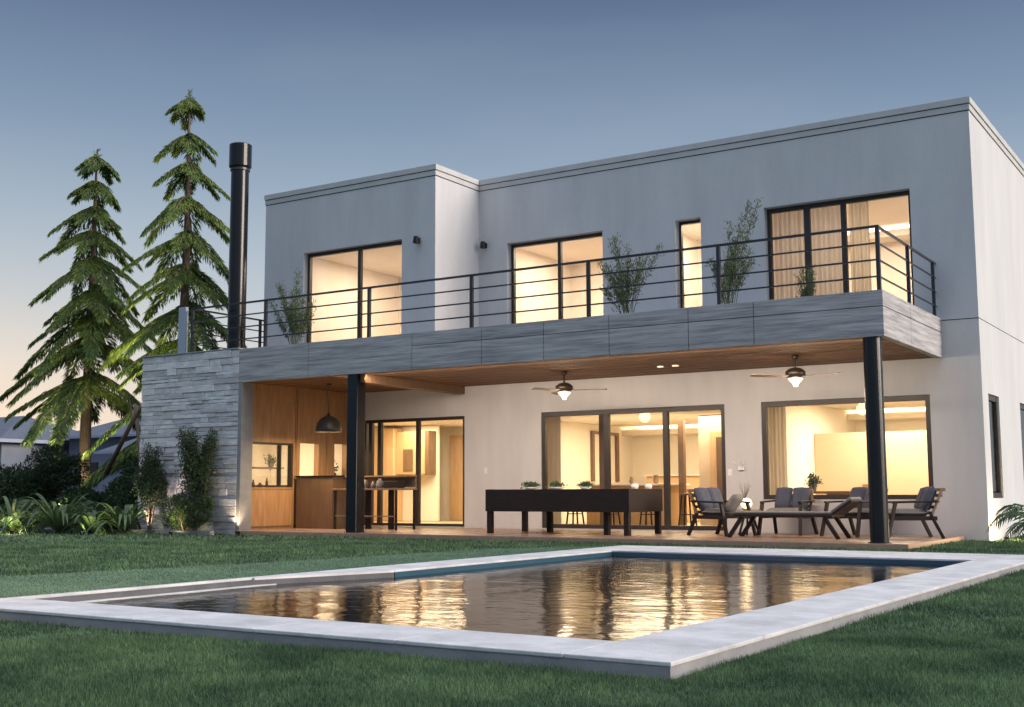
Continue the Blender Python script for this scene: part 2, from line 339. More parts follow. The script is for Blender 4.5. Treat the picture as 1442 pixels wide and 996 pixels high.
wall_grid(f, 'x', PX1-.3, PX1-.02, PY0+.30, PY1-.3, -1.8, -.078, []); wall_grid(f, 'x', PX0+.02, PX0+.09, PY0+.3, PY1-.3, -1.8, -.078, [])
f.build('surround', M['concrete'], pool)
f = MB(); f.add([(IX0, IY0, -1.5), (IX1, IY0, -1.5), (IX1, IY1, -1.5), (IX0, IY1, -1.5), (IX0, IY0, -.0225), (IX1, IY0, -.0225), (IX1, IY1, -.0225), (IX0, IY1, -.0225), (IX0, 9.35, -1.5), (IX0, 9.35, -.0225), (IX0, IY0, -.45)],
      [(0, 1, 2, 3), (0, 1, 5, 4), (1, 2, 6, 5), (2, 3, 7, 6), (8, 3, 7, 9)])
f.add([(-7.80, IY0, -.45), (IX0, IY0, -.45), (IX0, 9.35, -.45), (-7.80, 9.35, -.45), (-7.80, IY0, -.0225), (IX0, IY0, -.0225), (IX0, 9.35, -.0225), (-7.80, 9.35, -.0225), (IX0, IY0, -1.5), (IX0, 9.35, -1.5)], [(0, 1, 2, 3), (0, 1, 5, 4), (2, 3, 7, 6), (1, 8, 9, 2)])
f.build('basin', M['tile'], pool)
f = MB(); f.box(-7.83, -7.80, IY0+.001, 9.349, -.42, -.0225); f.build('side_wall', M['darkconc'], pool)
f = MB(); f.box(-7.799, -7.735, IY0+.001, 9.349, -.13, -.064); f.build('water_ledge', M['coping'], pool)
for z0, z1, nm, mm in ((-.022, -.0005, 'coping', 'coping'), (-.4, -.0228, 'basin_corner', 'darkconc')):
    f = MB(); q_ = .0 if nm == 'coping' else .004
    pl = [(-7.825, 7.9), (-7.80, 7.9), (IX0-.004-q_, 9.346), (-7.825, 9.346)]
    f.add([(x, y, z0) for x, y in pl]+[(x, y, z1) for x, y in pl], [(3, 2, 1, 0), (4, 5, 6, 7), (0, 1, 5, 4), (1, 2, 6, 5), (2, 3, 7, 6), (3, 0, 4, 7)]); f.build(nm, M[mm], pool)


# ------------------------------------------------------------------ patio
p = MB(); p.box(-17.78, -4.5, 17.42, 21.0, GZ-.1, 0)
tag(p.build('patio', M['deck'], bevel=.01), kind='structure')
p = MB()
for x in np.arange(-17.2, -4.6, .6): p.box(x-.003, x+.003, 17.43, 21.0, -.001, .002)
for y in np.arange(18.0, 21, .6): p.box(-17.77, -4.51, y-.003, y+.003, -.001, .002)
tag(p.build('patio_joints', M['brownwood']), kind='structure')

# ------------------------------------------------------------------ house
house = empty('house', (-12, YW, 0), 0, 'modern two storey white plaster house with terrace, stone wing and lit windows', 'house')
HT = .25
def part(mb, name, m, parent=None, **k): return mb.build(name, M[m], parent or house, **k)
BZ = 3.32   # balcony floor
main_holes = [(-17.46, -14.67, .02, 2.38), (-12.75, -8.72, .02, 2.38), (-8.0, -4.97, .60, 2.39),
              (-13.57, -11.27, BZ, 6.02), (-9.66, -9.12, BZ, 6.02), (-7.84, -5.16, BZ, 6.03)]
part(wall_grid(MB(), 'y', YW, YW+HT, -20.5, XR, -.1, ZT, main_holes+[(-20.6, XS-.02, 3.3, 8)]), 'wall', 'plaster')
part(wall_grid(MB(), 'y', YG, YG+HT, XL, XS, 3.3, ZT, [(-17.9, -15.16, BZ, 6.02)]), 'wall', 'plaster')
side_holes = [(21.50, 22.42, .62, 2.40), (24.45, 26.4, .62, 2.42)]
part(wall_grid(MB(), 'x', XR, XR-HT, YW+HT+.001, 31, -.1, ZT, side_holes), 'wall', 'plaster')
part(wall_grid(MB(), 'x', XS, XS-HT, YG+HT+.001, YW+.3, 3.3, ZT, []), 'wall', 'plaster')
part(wall_grid(MB(), 'x', XL, XL+HT, YG+HT+.001, 31, 3.3, ZT, []), 'wall', 'plaster')
m_ = MB(); m_.box(XL, XR, 30.9, 31.1, -.1, ZT); m_.box(-20.7, -20.45, 17.75, 31, -.1, 3.3); part(m_, 'wall', 'plaster')
# joint line that runs round at first floor level
m_ = MB(); m_.box(XB+.01, XR+.004, YW-.004, YW+.002, 3.64, 3.652); m_.box(XR-.002, XR+.004, YW, 31, 3.64, 3.652); part(m_, 'wall_joint', 'black')
# parapet bands
m_ = MB()
for z0, z1, q in ((7.262, 7.366, .016), (7.378, 7.49, .034)):
    m_.box(XS+q, XR+q, YW-q, YW, z0, z1); m_.box(XR, XR+q, YW, 31.1, z0, z1)
    m_.box(XL-q, XS+q, YG-q, YG, z0, z1); m_.box(XS, XS+q, YG, YW-q, z0, z1); m_.box(XL-q, XL, YG, 31.1, z0, z1)
m_.box(XL, XR, YW+.001, YW+HT+.05, ZT, 7.49); m_.box(XL, XS, YG+.001, YG+HT+.05, ZT, 7.488); m_.box(XR-HT, XR, YW+HT+.05, 31.1, ZT, 7.488)
part(m_, 'parapet', 'plaster_band', bevel=.004)
m_ = MB()
for z0 in (7.248, 7.3665):
    m_.box(XS+.002, XR+.004, YW-.004, YW, z0, z0+.012); m_.box(XR, XR+.004, YW, 31.1, z0, z0+.012); m_.box(XL-.004, XS+.004, YG-.004, YG, z0, z0+.012); m_.box(XS, XS+.004, YG, YW-.004, z0, z0+.012)
part(m_, 'parapet_shadow_line', 'black')  # black strips on the wall, painted shadow of the gaps between bands
m_ = MB(); m_.box(XL+.26, XS-.26, YG+.3, 30.8, 7.05, 7.15); m_.box(XS-.259, XR-.26, YW+.3, 30.8, 7.05, 7.15); part(m_, 'roof', 'concrete')

# windows: frame mesh with its panes as sub-parts
def window(axis, c0, a0, a1, z0, z1, mull=(), inset=.05, fw=.06, fd=.09, trans=None, wide=None):
    m1 = MB(); y0 = c0+inset
    def bx(aa, ab, za, zb, d0=y0, d1=y0+fd):
        if axis == 'y': m1.box(aa, ab, d0, d1, za, zb)
        else: m1.box(c0-inset-fd, c0-inset, aa, ab, za, zb)
    e = .003
    bx(a0+e, a0+fw, z0+e, z1-e); bx(a1-fw, a1-e, z0+e, z1-e); bx(a0+fw, a1-fw, z1-fw*1.15, z1-e); bx(a0+fw, a1-fw, z0+e, z0+fw)
    for k, mm in enumerate(mull):
        ww = wide[k] if wide else fw*1.15
        bx(mm-ww/2, mm+ww/2, z0+fw, z1-fw*1.15)
    if trans: bx(a0+fw, a1-fw, trans-.03, trans+.03)
    o = m1.build('window', M['frame'], house, bevel=.004)
    edges = [a0+fw]+[v for k, mm in enumerate(mull) for v in (mm-(wide[k] if wide else fw*1.15)/2, mm+(wide[k] if wide else fw*1.15)/2)]+[a1-fw]
    for i in range(0, len(edges), 2):
        q = MB(); A, Bb = edges[i]-.01, edges[i+1]+.01; za, zb = z0+fw-.01, z1-fw*1.15+.01
        if axis == 'y': q.box(A, Bb, y0+fd*.45, y0+fd*.45+.008, za, zb)
        else: q.box(c0-inset-fd*.5, c0-inset-fd*.5+.008, A, Bb, za, zb)
        q.build('pane', M['glass'], o)
    return o
window('y', YW, -17.46, -14.67, .02, 2.38, (-17.28, -17.02, -15.95), .02, .06, wide=(.10, .10, .085))
window('y', YW, -12.75, -8.72, .02, 2.38, (-11.25, -9.96), .02, .085, wide=(.11, .11))
window('y', YW, -8.0, -4.97, .60, 2.39, (), .02, .085)
window('y', YW, -13.57, -11.27, BZ, 6.02, (-12.38,), .16, .065)
window('y', YW, -9.66, -9.12, BZ, 6.02, (), .18, .05)
window('y', YW, -7.84, -5.16, BZ, 6.03, (-7.08, -6.40), .16, .07, wide=(.11, .09))
window('y', YG, -17.9, -15.16, BZ, 6.02, (-16.42,), .13, .065)
window('x', XR, 21.50, 22.42, .62, 2.40, (), .03, .09); window('x', XR, 24.45, 26.4, .62, 2.42, (), .03, .09)

# terrace slab, fascia in boarded panels
m_ = MB(); m_.box(XO, XB-.02, YB+.04, YW-.002, ZC+.05, BZ); m_.box(XST+.3, XO-.001, YB+.35, YW, ZC+.05, BZ); m_.box(XST+.3, XL-.01, YW+.001, 30.9, ZC+.05, BZ); part(m_, 'terrace_slab', 'concrete')
m_ = MB(); g_ = .005
xs = [XO, -15.91, -13.36, -11.81, -10.52, -9.25, -7.82, -6.72, XB]
for i in range(len(xs)-1):
    rows = [(ZC, ZF)] if i < 2 else [(ZC, 3.435), (3.445, ZF)]
    for z0, z1 in rows: m_.box(xs[i]+g_, xs[i+1]-(0 if i == len(xs)-2 else g_), YB, YB+.12, z0, z1)
for y0, y1 in ((YB+.121, 19.0), (19.01, YW-.003)):
    for z0, z1 in ((ZC, 3.435), (3.445, ZF)): m_.box(XB-.12, XB, y0, y1, z0, z1)
part(m_, 'fascia', 'boardconc', bevel=.004)
m_ = MB(); m_.box(XO+.02, XB-.02, YB+.02, YB+.20, ZC+.02, ZF-.03); m_.box(XB-.2, XB-.02, YB+.2, YW-.004, ZC+.02, ZF-.03); part(m_, 'fascia_core', 'frame')
m_ = MB(); m_.box(XO+.005, XB-.125, YB+.125, YW-.003, ZC-.02+.03, ZC+.049)
part(m_, 'soffit', 'soffit')
m_ = MB()
for y in np.arange(17.9, 20.9, .42): m_.box(XO+.01, XB-.13, y-.003, y+.003, ZC+.006, ZC+.011)
part(m_, 'soffit_joint', 'black')
m_ = MB(); m_.box(-14.92, -14.66, YB+.13, YW-.004, 2.85, ZC+.009); part(m_, 'ceiling_beam', 'brownwood')
lamp('added_wall_wash', 'AREA', (-10.2, YB+.24, ZC-.03), 160, (1, .79, .62), 10.6, aim=(-10.2, YW, .5), parent=house, sy=.12).data.spread = R(125)  # added strip lamp hidden behind the fascia, brightens the terrace wall
# two downlights in the soffit
for x in (-9.35, -9.05):
    m_ = MB(); m_.lathe([(0, 0), (.05, 0), (.06, .0), (.06, .02)], (x, 19.6, 2.99), 16); part(m_, 'downlight', 'softbulb')
# columns
m_ = MB(); m_.box(-14.95, -14.70, 17.50, 17.75, 0.0, ZC-.002); m_.box(-14.97, -14.68, 17.48, 17.77, -.002, .02); part(m_, 'column', 'black', bevel=.01)
m_ = MB(); m_.lathe([(.17, -.08), (.17, .012), (.135, .014), (.135, ZC-.002)], (-4.95, 17.60, 0), 32); part(m_, 'column', 'black', smooth=False, bevel=.004)

# stone wing
st = MB(); st.box(XST+.03, XO-.03, YB+.03, 17.79, -.1, ZF-.01)
zc_ = -.1
while zc_ < ZF-.02:
    hh = random.choice((.07, .09, .11, .14)); z1 = min(zc_+hh, ZF)
    if ZF-z1 < .05: z1 = ZF
    x = XST
    while x < XO-.001:
        ln = random.uniform(.22, .85); x1 = min(x+ln, XO)
        if XO-x1 < .15: x1 = XO
        d = random.choice((0, .008, .016, .028)); top = z1-(random.choice((0, 0, .01)) if z1 < ZF else 0)
        st.box(x+.002, x1-.002, YB-d+.012, YB+.06, zc_+.003, top-.003); x = x1
    zc_ = z1
part(st, 'stone_wall', 'stone', bevel=.006, seg=1)
m_ = MB(); m_.box(XO-.002, XO+.10, YB+.002, YB+.34, -.1, ZC-.002); part(m_, 'stone_wall_end', 'concrete', bevel=.01)
m_ = MB(); m_.box(XST-.01, XO-.001, YB-.02, 17.82, ZF+.0005, ZF+.03); part(m_, 'stone_wall_cap', 'concrete', bevel=.006)

# timber side wall of the outdoor kitchen with its lit openings
kh = [(17.86, 19.07, .87, 1.80), (19.30, 19.90, 1.0, 1.82), (20.42, 20.84, .90, 1.84)]
part(wall_grid(MB(), 'x', XO, XO-.14, YB+.36, YW-.003, -.01, ZC+.008, kh), 'timber_wall', 'wood')
m_ = MB()
for y in (19.15, 19.2, 20.15): m_.box(XO, XO+.006, y-.004, y+.004, .0, ZC)
m_.box(XO, XO+.006, YB+.37, YW-.01, .03, .07); m_.box(XO, XO+.006, YB+.37, 19.15, .82, .832)
part(m_, 'panel_joint', 'brownwood')
m_ = MB(); m_.box(XO-.145, XO+.02, 19.075, 19.10, .0, 1.84); part(m_, 'timber_post', 'wood')
o = MB()
o.box(XO-.08, XO+.012, 17.87, 19.06, 1.755, 1.80); o.box(XO-.08, XO+.012, 17.87, 19.06, .872, .91); o.box(XO-.08, XO+.012, 19.01, 19.068, .91, 1.755); o.box(XO-.08, XO+.012, 18.68, 18.72, .91, 1.755)
o = part(o, 'window', 'frame')
m_ = MB(); m_.box(XO-.05, XO-.042, 17.87, 19.02, .9, 1.77); m_.build('pane', M['glass'], o)

def room(x0, x1, y0, y1, z0, z1, wm, energy, color=(1, .74, .42), lx=None, cove=True, fm='floor_in', cm=None, side=True):
    m1 = MB(); e = .0
    m1.add([(x0, y1, z0), (x1, y1, z0), (x1, y1, z1), (x0, y1, z1)], [(0, 1, 2, 3)]); m1.add([(x0, y0, z0), (x0, y1, z0), (x0, y1, z1), (x0, y0, z1)], [(0, 1, 2, 3)])
    if side: m1.add([(x1, y0, z0), (x1, y1, z0), (x1, y1, z1), (x1, y0, z1)], [(0, 1, 2, 3)])
    part(m1, 'inner_wall', wm)
    part(MB().add([(x0, y0, z1), (x1, y0, z1), (x1, y1, z1), (x0, y1, z1)], [(0, 1, 2, 3)]), 'room_ceiling', cm or wm)
    part(MB().add([(x0, y0, z0), (x1, y0, z0), (x1, y1, z0), (x0, y1, z0)], [(0, 1, 2, 3)]), 'room_floor', fm)
    cx, cy = (x0+x1)/2, (y0+y1)/2
    lamp('room_lamp', 'AREA', (cx, cy, z1-.03), energy, color, (x1-x0)*.55, aim=(cx, cy, 0), parent=house, sy=(y1-y0)*.35)
    if cove:   # lit cove: a pelmet across the room that throws its light up at the ceiling
        m2 = MB(); yy = y1-.6; m2.box(x0+.01, x1-.01, yy, yy+.05, z1-.22, z1-.08); m2.box(x0+.01, x1-.01, yy+.05, y1-.001, z1-.22, z1-.20); part(m2, 'pelmet', wm)
        lamp('cove_lamp', 'AREA', (cx, yy+.3, z1-.18), energy*.25, color, (x1-x0)*.9, aim=(cx, yy+.3, 9), parent=house, sy=.2)
YI = YW+HT
WARM = (1, .81, .56); PEACH = (1, .82, .63)
room(-20.3, -14.45, YI, 26.0, .01, 2.48, 'cream', 225, WARM, cove=False)
room(-14.35, -8.45, YI, 28.3, .01, 2.42, 'cream', 320, WARM)
room(-8.35, XR-HT-.01, YI, 28.0, .01, 2.60, 'cream', 285, WARM, side=False)
room(-20.3, XO-.15, 17.83, YW-.01, .01, 2.2, 'cream', 75, WARM, cove=False, side=False)
room(XL+HT+.01, XS-HT-.01, YG+HT, 24.0, BZ, 6.25, 'creamup', 180, PEACH, cove=False)
room(XS+.02, -10.6, YI, 25.0, BZ, 6.25, 'creamup', 160, PEACH, cove=False)
room(-10.5, -8.6, YI, 24.0, BZ, 6.25, 'creamup', 80, PEACH, cove=False)
room(-8.5, XR-HT-.01, YI, 25.5, BZ, 6.25, 'creamup', 160, PEACH, cove=True, side=False)

# joinery inside the rooms
m_ = MB(); m_.box(-20.29, -18.15, 24.82, 24.9, .02, 2.47); part(m_, 'partition', 'cream')
m_ = MB(); m_.box(-19.9, -19.27, 24.4, 24.815, .02, 2.40); part(m_, 'cupboard', 'lightwood', bevel=.008)
m_ = MB(); m_.box(-19.25, -18.32, 24.5, 24.815, 1.21, 2.30); part(m_, 'wall_cabinet', 'lightwood', bevel=.008)
m_ = MB(); m_.box(-19.0, -18.7, 24.47, 24.498, 1.3, 1.85); m_.box(-18.31, -18.2, 24.48, 24.815, 1.19, 2.31); part(m_, 'cabinet_trim', 'brownwood')
m_ = MB(); m_.box(-18.55, -18.08, 25.9, 25.985, .02, 2.25); part(m_, 'door', 'lightwood')
o = MB(); o.box(-14.345, -14.28, 26.0, 26.12, 1.0, 2.25); o.box(-14.345, -14.28, 27.3, 27.42, 1.0, 2.25); o.box(-14.345, -14.28, 26.121, 27.299, 2.18, 2.25); part(o, 'inner_window_frame', 'brownwood')
m_ = MB(); m_.box(-12.42, -12.26, 22.9, 23.05, .02, 2.41); part(m_, 'pillar', 'brownwood')
m_ = MB(); m_.box(-13.6, -9.6, 27.6, 28.25, .02, 1.14); part(m_, 'kitchen_units', 'lightwood', bevel=.01)
m_ = MB(); m_.box(-13.65, -9.55, 27.5, 28.28, 1.142, 1.17); part(m_, 'kitchen_counter', 'white', bevel=.005)
m_ = MB(); m_.box(-11.06, -10.93, 24.0, 24.12, .02, 2.30); part(m_, 'door_frame', 'brownwood')
m_ = MB(); m_.box(-10.7, -8.47, 24.3, 24.45, .02, 2.41); part(m_, 'partition', 'tan')
m_ = MB(); m_.box(-10.42, -9.95, 24.24, 24.298, .02, 2.04); part(m_, 'door', 'lightwood')
m_ = MB(); m_.box(-10.25, -9.97, 24.2, 24.238, .05, 1.92); part(m_, 'door_panel', 'brownwood')
m_ = MB(); m_.box(-8.34, -4.4, 25.0, 25.1, .02, 1.97); part(m_, 'partition', 'tan')
m_ = MB(); m_.box(-13.0, -12.1, 24.85, 24.95, BZ+.02, 5.4); part(m_, 'door', 'lightwood')
m_ = MB(); m_.box(-17.3, -16.2, 23.85, 23.98, BZ+.02, 5.5); part(m_, 'door', 'creamup')
# balcony railing
rl = MB(); ry = YB+.06; rx = XB-.06; rows = (4.64, 4.39, 4.14, 3.89); lx = -19.25
for z in rows:
    k = .017 if z == 4.64 else .011
    rl.box(lx, rx, ry-k, ry+k, z-k*1.1, z+k*1.1); rl.box(rx-k, rx+k, ry+k, YW-.01, z-k, z+k); rl.box(lx-k, lx+k, ry+k, 24.5, z-k, z+k)
rail = rl.build('balcony_railing', M['rail'], house)
for x in (-19.25, -17.13, -14.43, -12.06, -9.66, -7.3, rx): MB().box(x-.028, x+.028, ry-.028, ry+.028, 3.3, 4.655).build('railing_post', M['rail'], rail)
for y in (19.2, 20.85): MB().box(rx-.025, rx+.025, y-.025, y+.025, 3.3, 4.655).build('railing_post', M['rail'], rail)
for y in (19.5, 21.5, 23.5): MB().box(lx-.025, lx+.025, y-.025, y+.025, 3.3, 4.655).build('railing_post', M['rail'], rail)
MB().box(-19.66, -19.44, ry-.03, ry+.05, 3.4, 4.70).build('railing_end_post', M['railpost'], rail, bevel=.006)
# chimney flue
cx, cy = -18.5, 18.04
ch = part(MB().lathe([(.19, 3.3), (.19, 7.78)], (cx, cy, 0), 40), 'chimney', 'black', smooth=True)
MB().lathe([(.0, 7.70), (.20, 7.70), (.24, 7.74), (.24, 8.22), (.225, 8.24), (0, 8.24)], (cx, cy, 0), 40).build('cowl', M['black'], ch, bevel=.004)
MB().lathe([(.195, 7.64), (.21, 7.65), (.21, 7.70), (.195, 7.705)], (cx, cy, 0), 40).build('collar', M['rail'], ch)
# small wall lights and switches
def wall_light(x, y, z):
    o = part(MB().box(x-.04, x+.04, y-.03, y, z-.06, z+.06), 'wall_light', 'black', bevel=.008)
    MB().tube([(x, y-.03, z), (x, y-.09, z)], .018, 8).build('arm', M['black'], o)
    MB().lathe([(.0, .09), (.05, .08), (.065, -.06), (.055, -.06), (.0, .03)], (x, y-.11, z-.01), 16).build('shade', M['black'], o)
wall_light(-14.71, YG, 5.93); wall_light(-14.12, YW, 6.03)
for x, z in ((-14.11, 1.2), (-8.64, 1.1)): part(MB().box(x-.04, x+.04, YW-.012, YW, z-.06, z+.06), 'switch', 'white', bevel=.003)
o = part(MB().box(-8.46, -8.34, YW-.05, YW, 1.14, 1.20), 'wall_sconce', 'white', bevel=.006)
for q in ((-8.56, 1.30), (-8.30, 1.33), (-8.43, 1.36)): MB().tube([(-8.40, YW-.03, 1.19), (q[0], YW-.05, q[1])], .005, 6).build('arm', M['white'], o)

# ------------------------------------------------------------------ curtains
def curtain(x0, x1, y, z0, z1, m, label, group=None, folds=9, amp=.035):
    n = folds*8; q = MB()
    for i in range(n+1):
        x = x0+(x1-x0)*i/n; yy = y+amp*math.sin(i/8*2*math.pi)*(1+.3*math.sin(i*.37)); q.v += [(x, yy, z0), (x, yy*1.0+.0, z1)]
    q.f = [(2*i, 2*i+2, 2*i+3, 2*i+1) for i in range(n)]
    o = q.build('curtain', M[m], None, smooth=True); return tag(o, label, 'curtain', group)
curtain(-8.30, -7.70, 21.5, .05, 2.45, 'curtain', 'floor length beige curtain inside the big lower window beside the dining table', folds=8)
curtain(-7.95, -6.47, 21.45, BZ+.02, 6.1, 'sheer', 'wide sheer curtain drawn across the upper corner room window', folds=16)
curtain(-6.38, -6.02, 21.5, BZ+.02, 6.1, 'curtain', 'narrow gathered beige curtain beside the sheer one in the upper corner room', folds=5)
curtain(-12.98, -12.62, 21.6, .05, 2.38, 'curtain', 'grey beige curtain inside the wide three panel lower door', folds=7)

# ------------------------------------------------------------------ ceiling fans, pendant
def ceiling_fan(loc, rz, label):
    t = empty('ceiling_fan', loc, rz, label, 'ceiling fan', 'ceiling fans under the terrace soffit')
    MB().lathe([(0, 0), (.06, 0), (.05, -.06), (.018, -.08), (.018, -.22)], n=20).build('downrod', M['bronze'], t, smooth=True, local=True)
    MB().lathe([(.018, -.20), (.10, -.22), (.165, -.27), (.165, -.34), (.13, -.38), (0, -.385)], n=28).build('motor_housing', M['bronze'], t, smooth=True, local=True)
    for k in range(3):
        a = k*2*math.pi/3; q = MB(); ca, sa = math.cos(a), math.sin(a)
        for dist, wd in ((.14, .05), (.26, .065), (.5, .075), (.76, .07), (.82, .045)):
            for sgn in (-1, 1):
                for dz in (0, .012):
                    q.v.append((dist*ca-sgn*wd*sa, dist*sa+sgn*wd*ca, -.36+sgn*.012+dz))
        for i in range(4):
            j = i*4; q.f += [(j, j+4, j+6, j+2), (j+1, j+3, j+7, j+5), (j, j+1, j+5, j+4), (j+2, j+6, j+7, j+3)]
        q.f += [(0, 2, 3, 1), (16, 17, 19, 18)]
        q.build('blade', M['fanblade'], t, local=True)
    MB().lathe([(.125, -.386), (.105, -.42), (.05, -.475), (.035, -.52), (0, -.525)], n=24).build('light_kit', M['bulb'], t, smooth=True, local=True)
    l = lamp('fan_lamp', 'POINT', (0, 0, -.68), 14, (1, .77, .54), .12); l.parent = t; return t
ceiling_fan((-11.25, 19.4, ZC), R(15), 'bronze ceiling fan with lit bulb hanging above the long dark table')
ceiling_fan((-6.69, 19.2, ZC), R(-12), 'bronze ceiling fan with lit bulb hanging above the lounge chairs')
t = empty('pendant_lamp', (-16.55, 18.8, ZC), 0, 'dark dome pendant lamp hanging above the outdoor bar', 'pendant lamp')
MB().lathe([(0, 0), (.05, 0), (.05, -.03), (.006, -.03), (.006, -.62)], n=12).build('cord', M['black'], t, local=True)
MB().lathe([(.006, -.60), (.03, -.62), (.03, -.66), (.07, -.67), (.16, -.72), (.235, -.81), (.268, -.93), (.272, -1.0), (.258, -1.0), (.225, -.83), (.15, -.74), (.03, -.69)], n=32).build('shade', M['shade'], t, smooth=True, local=True)
MB().lathe([(0, -.80), (.05, -.82), (.06, -.88), (.04, -.94), (0, -.95)], n=16).build('bulb', M['bulb'], t, smooth=True, local=True)
l = lamp('pendant_light', 'AREA', (0, 0, -.975), 55, (1, .72, .42), .44, aim=(0, 0, -5)); l.data.shape = 'DISK'; l.parent = t

# ------------------------------------------------------------------ outdoor kitchen bar
t = empty('bar_counter', (-16.4, 19.35, 0), 0, 'outdoor bar counter with dark cabinet end, raised shelf and slim legs', 'bar counter')
MB().box(-17.70, -16.68, 19.1, 19.7, .0, 1.08).build('cabinet', M['brownwood'], t, bevel=.01)
MB().box(-17.72, -16.66, 19.08, 19.72, 1.082, 1.11).build('cabinet_top', M['darkwood'], t, bevel=.004)
MB().box(-16.65, -14.96, 19.05, 19.75, .80, .84).build('countertop', M['teak'], t, bevel=.004)
MB().box(-16.65, -14.96, 19.45, 19.75, 1.07, 1.10).build('raised_shelf', M['teak'], t, bevel=.004)
MB().box(-16.64, -14.97, 19.70, 19.74, .85, 1.068).build('back_panel', M['teak'], t)
for x, y in ((-16.60, 19.1), (-15.0, 19.1), (-16.60, 19.7), (-15.0, 19.7)): MB().box(x-.02, x+.02, y-.02, y+.02, 0, .80).build('leg', M['darkwood'], t)
MB().box(-16.58, -15.02, 19.08, 19.12, .26, .285).build('foot_rail', M['teak'], t)
for x in (-16.05, -15.45): MB().box(x-.07, x+.07, 19.5, 19.53, .0, .80).build('slat_panel', M['darkwood'], t)
for i, (x, s_, lab) in enumerate(((-15.95, 1.0, 'squat dark jar on the bar counter near the black column'), (-15.75, .85, 'smallest dark jar between its neighbours on the bar counter'), (-15.58, 1.15, 'taller pale glass jar on the bar counter'))):
    MB2 = MB().lathe([(0, 0), (.06*s_, 0), (.075*s_, .05*s_), (.06*s_, .12*s_), (.035*s_, .14*s_), (.035*s_, .17*s_), (0, .17*s_)], (x, 19.3, .841), 16)
    tag(MB2.build('jar', M['pot' if i == 2 else 'dish'], smooth=True), lab, 'jar', 'jars on the bar counter')
q = MB(); q.box(-15.42, -15.08, 19.22, 19.5, .841, .98); tag(q.build('crate', M['darkwood'], bevel=.01), 'low dark box at the open end of the bar counter', 'box')
# kitchen shelf and things behind the side window
sh = part(MB().box(XO-.55, XO-.17, 17.9, 19.0, 1.26, 1.29), 'kitchen_shelf', 'brownwood'); part(MB().box(XO-.75, XO-.16, 17.86, 19.1, .82, .865), 'kitchen_worktop', 'brownwood')
for i, (y, r_, h_, lab) in enumerate(((18.05, .05, .12, 'short jar on the kitchen worktop nearest the stone wall'), (18.22, .035, .16, 'slim bottle on the kitchen worktop behind the side window'), (18.42, .05, .10, 'low bowl shaped pot on the kitchen worktop'), (18.62, .03, .2, 'tallest bottle on the kitchen worktop beneath the potted plant'))):
    tag(MB().lathe([(0, 0), (r_, 0), (r_, h_*.6), (r_*.5, h_*.75), (r_*.5, h_), (0, h_)], (XO-.3, y, .866), 14).build('kitchen_jar', M['dish'], smooth=True), lab, 'jar', 'jars on the kitchen worktop')

# ------------------------------------------------------------------ leaf helpers
def leaf_tris(P, D, Ln, Wd):
    """thin diamond leaf (two triangles) at P along D"""
    n = len(P); D = D/(np.linalg.norm(D, axis=1, keepdims=True)+1e-9); U = rng.normal(size=(n, 3)); S = np.cross(D, U); S /= (np.linalg.norm(S, axis=1, keepdims=True)+1e-9)
    Ln = np.broadcast_to(Ln, n)[:, None]; Wd = np.broadcast_to(Wd, n)[:, None]
    a = P; b = P+D*Ln*.45+S*Wd/2; c_ = P+D*Ln; d = P+D*Ln*.45-S*Wd/2
    return np.stack([a, b, c_, a, c_, d], 1).reshape(-1, 3)
def join_quads(name, V, m, parent=None):
    """V holds 6 points a leaf (a,b,c,a,c,d): make one quad each"""
    if parent is not None: V = V-np.array(root_loc(parent), np.float32)
    Q = V.reshape(-1, 6, 3)[:, [0, 1, 2, 5]].reshape(-1, 3); n = len(Q)//4
    me = bpy.data.meshes.new(name); me.vertices.add(len(Q)); me.vertices.foreach_set('co', Q.astype(np.float32).ravel())
    me.loops.add(n*4); me.loops.foreach_set('vertex_index', np.arange(n*4, dtype=np.int32)); me.polygons.add(n); me.polygons.foreach_set('loop_start', np.arange(0, n*4, 4, dtype=np.int32))
    me.update(calc_edges=True); me.validate(); me.materials.append(m)
    o = bpy.data.objects.new(name, me); col.objects.link(o); o.parent = parent; return o

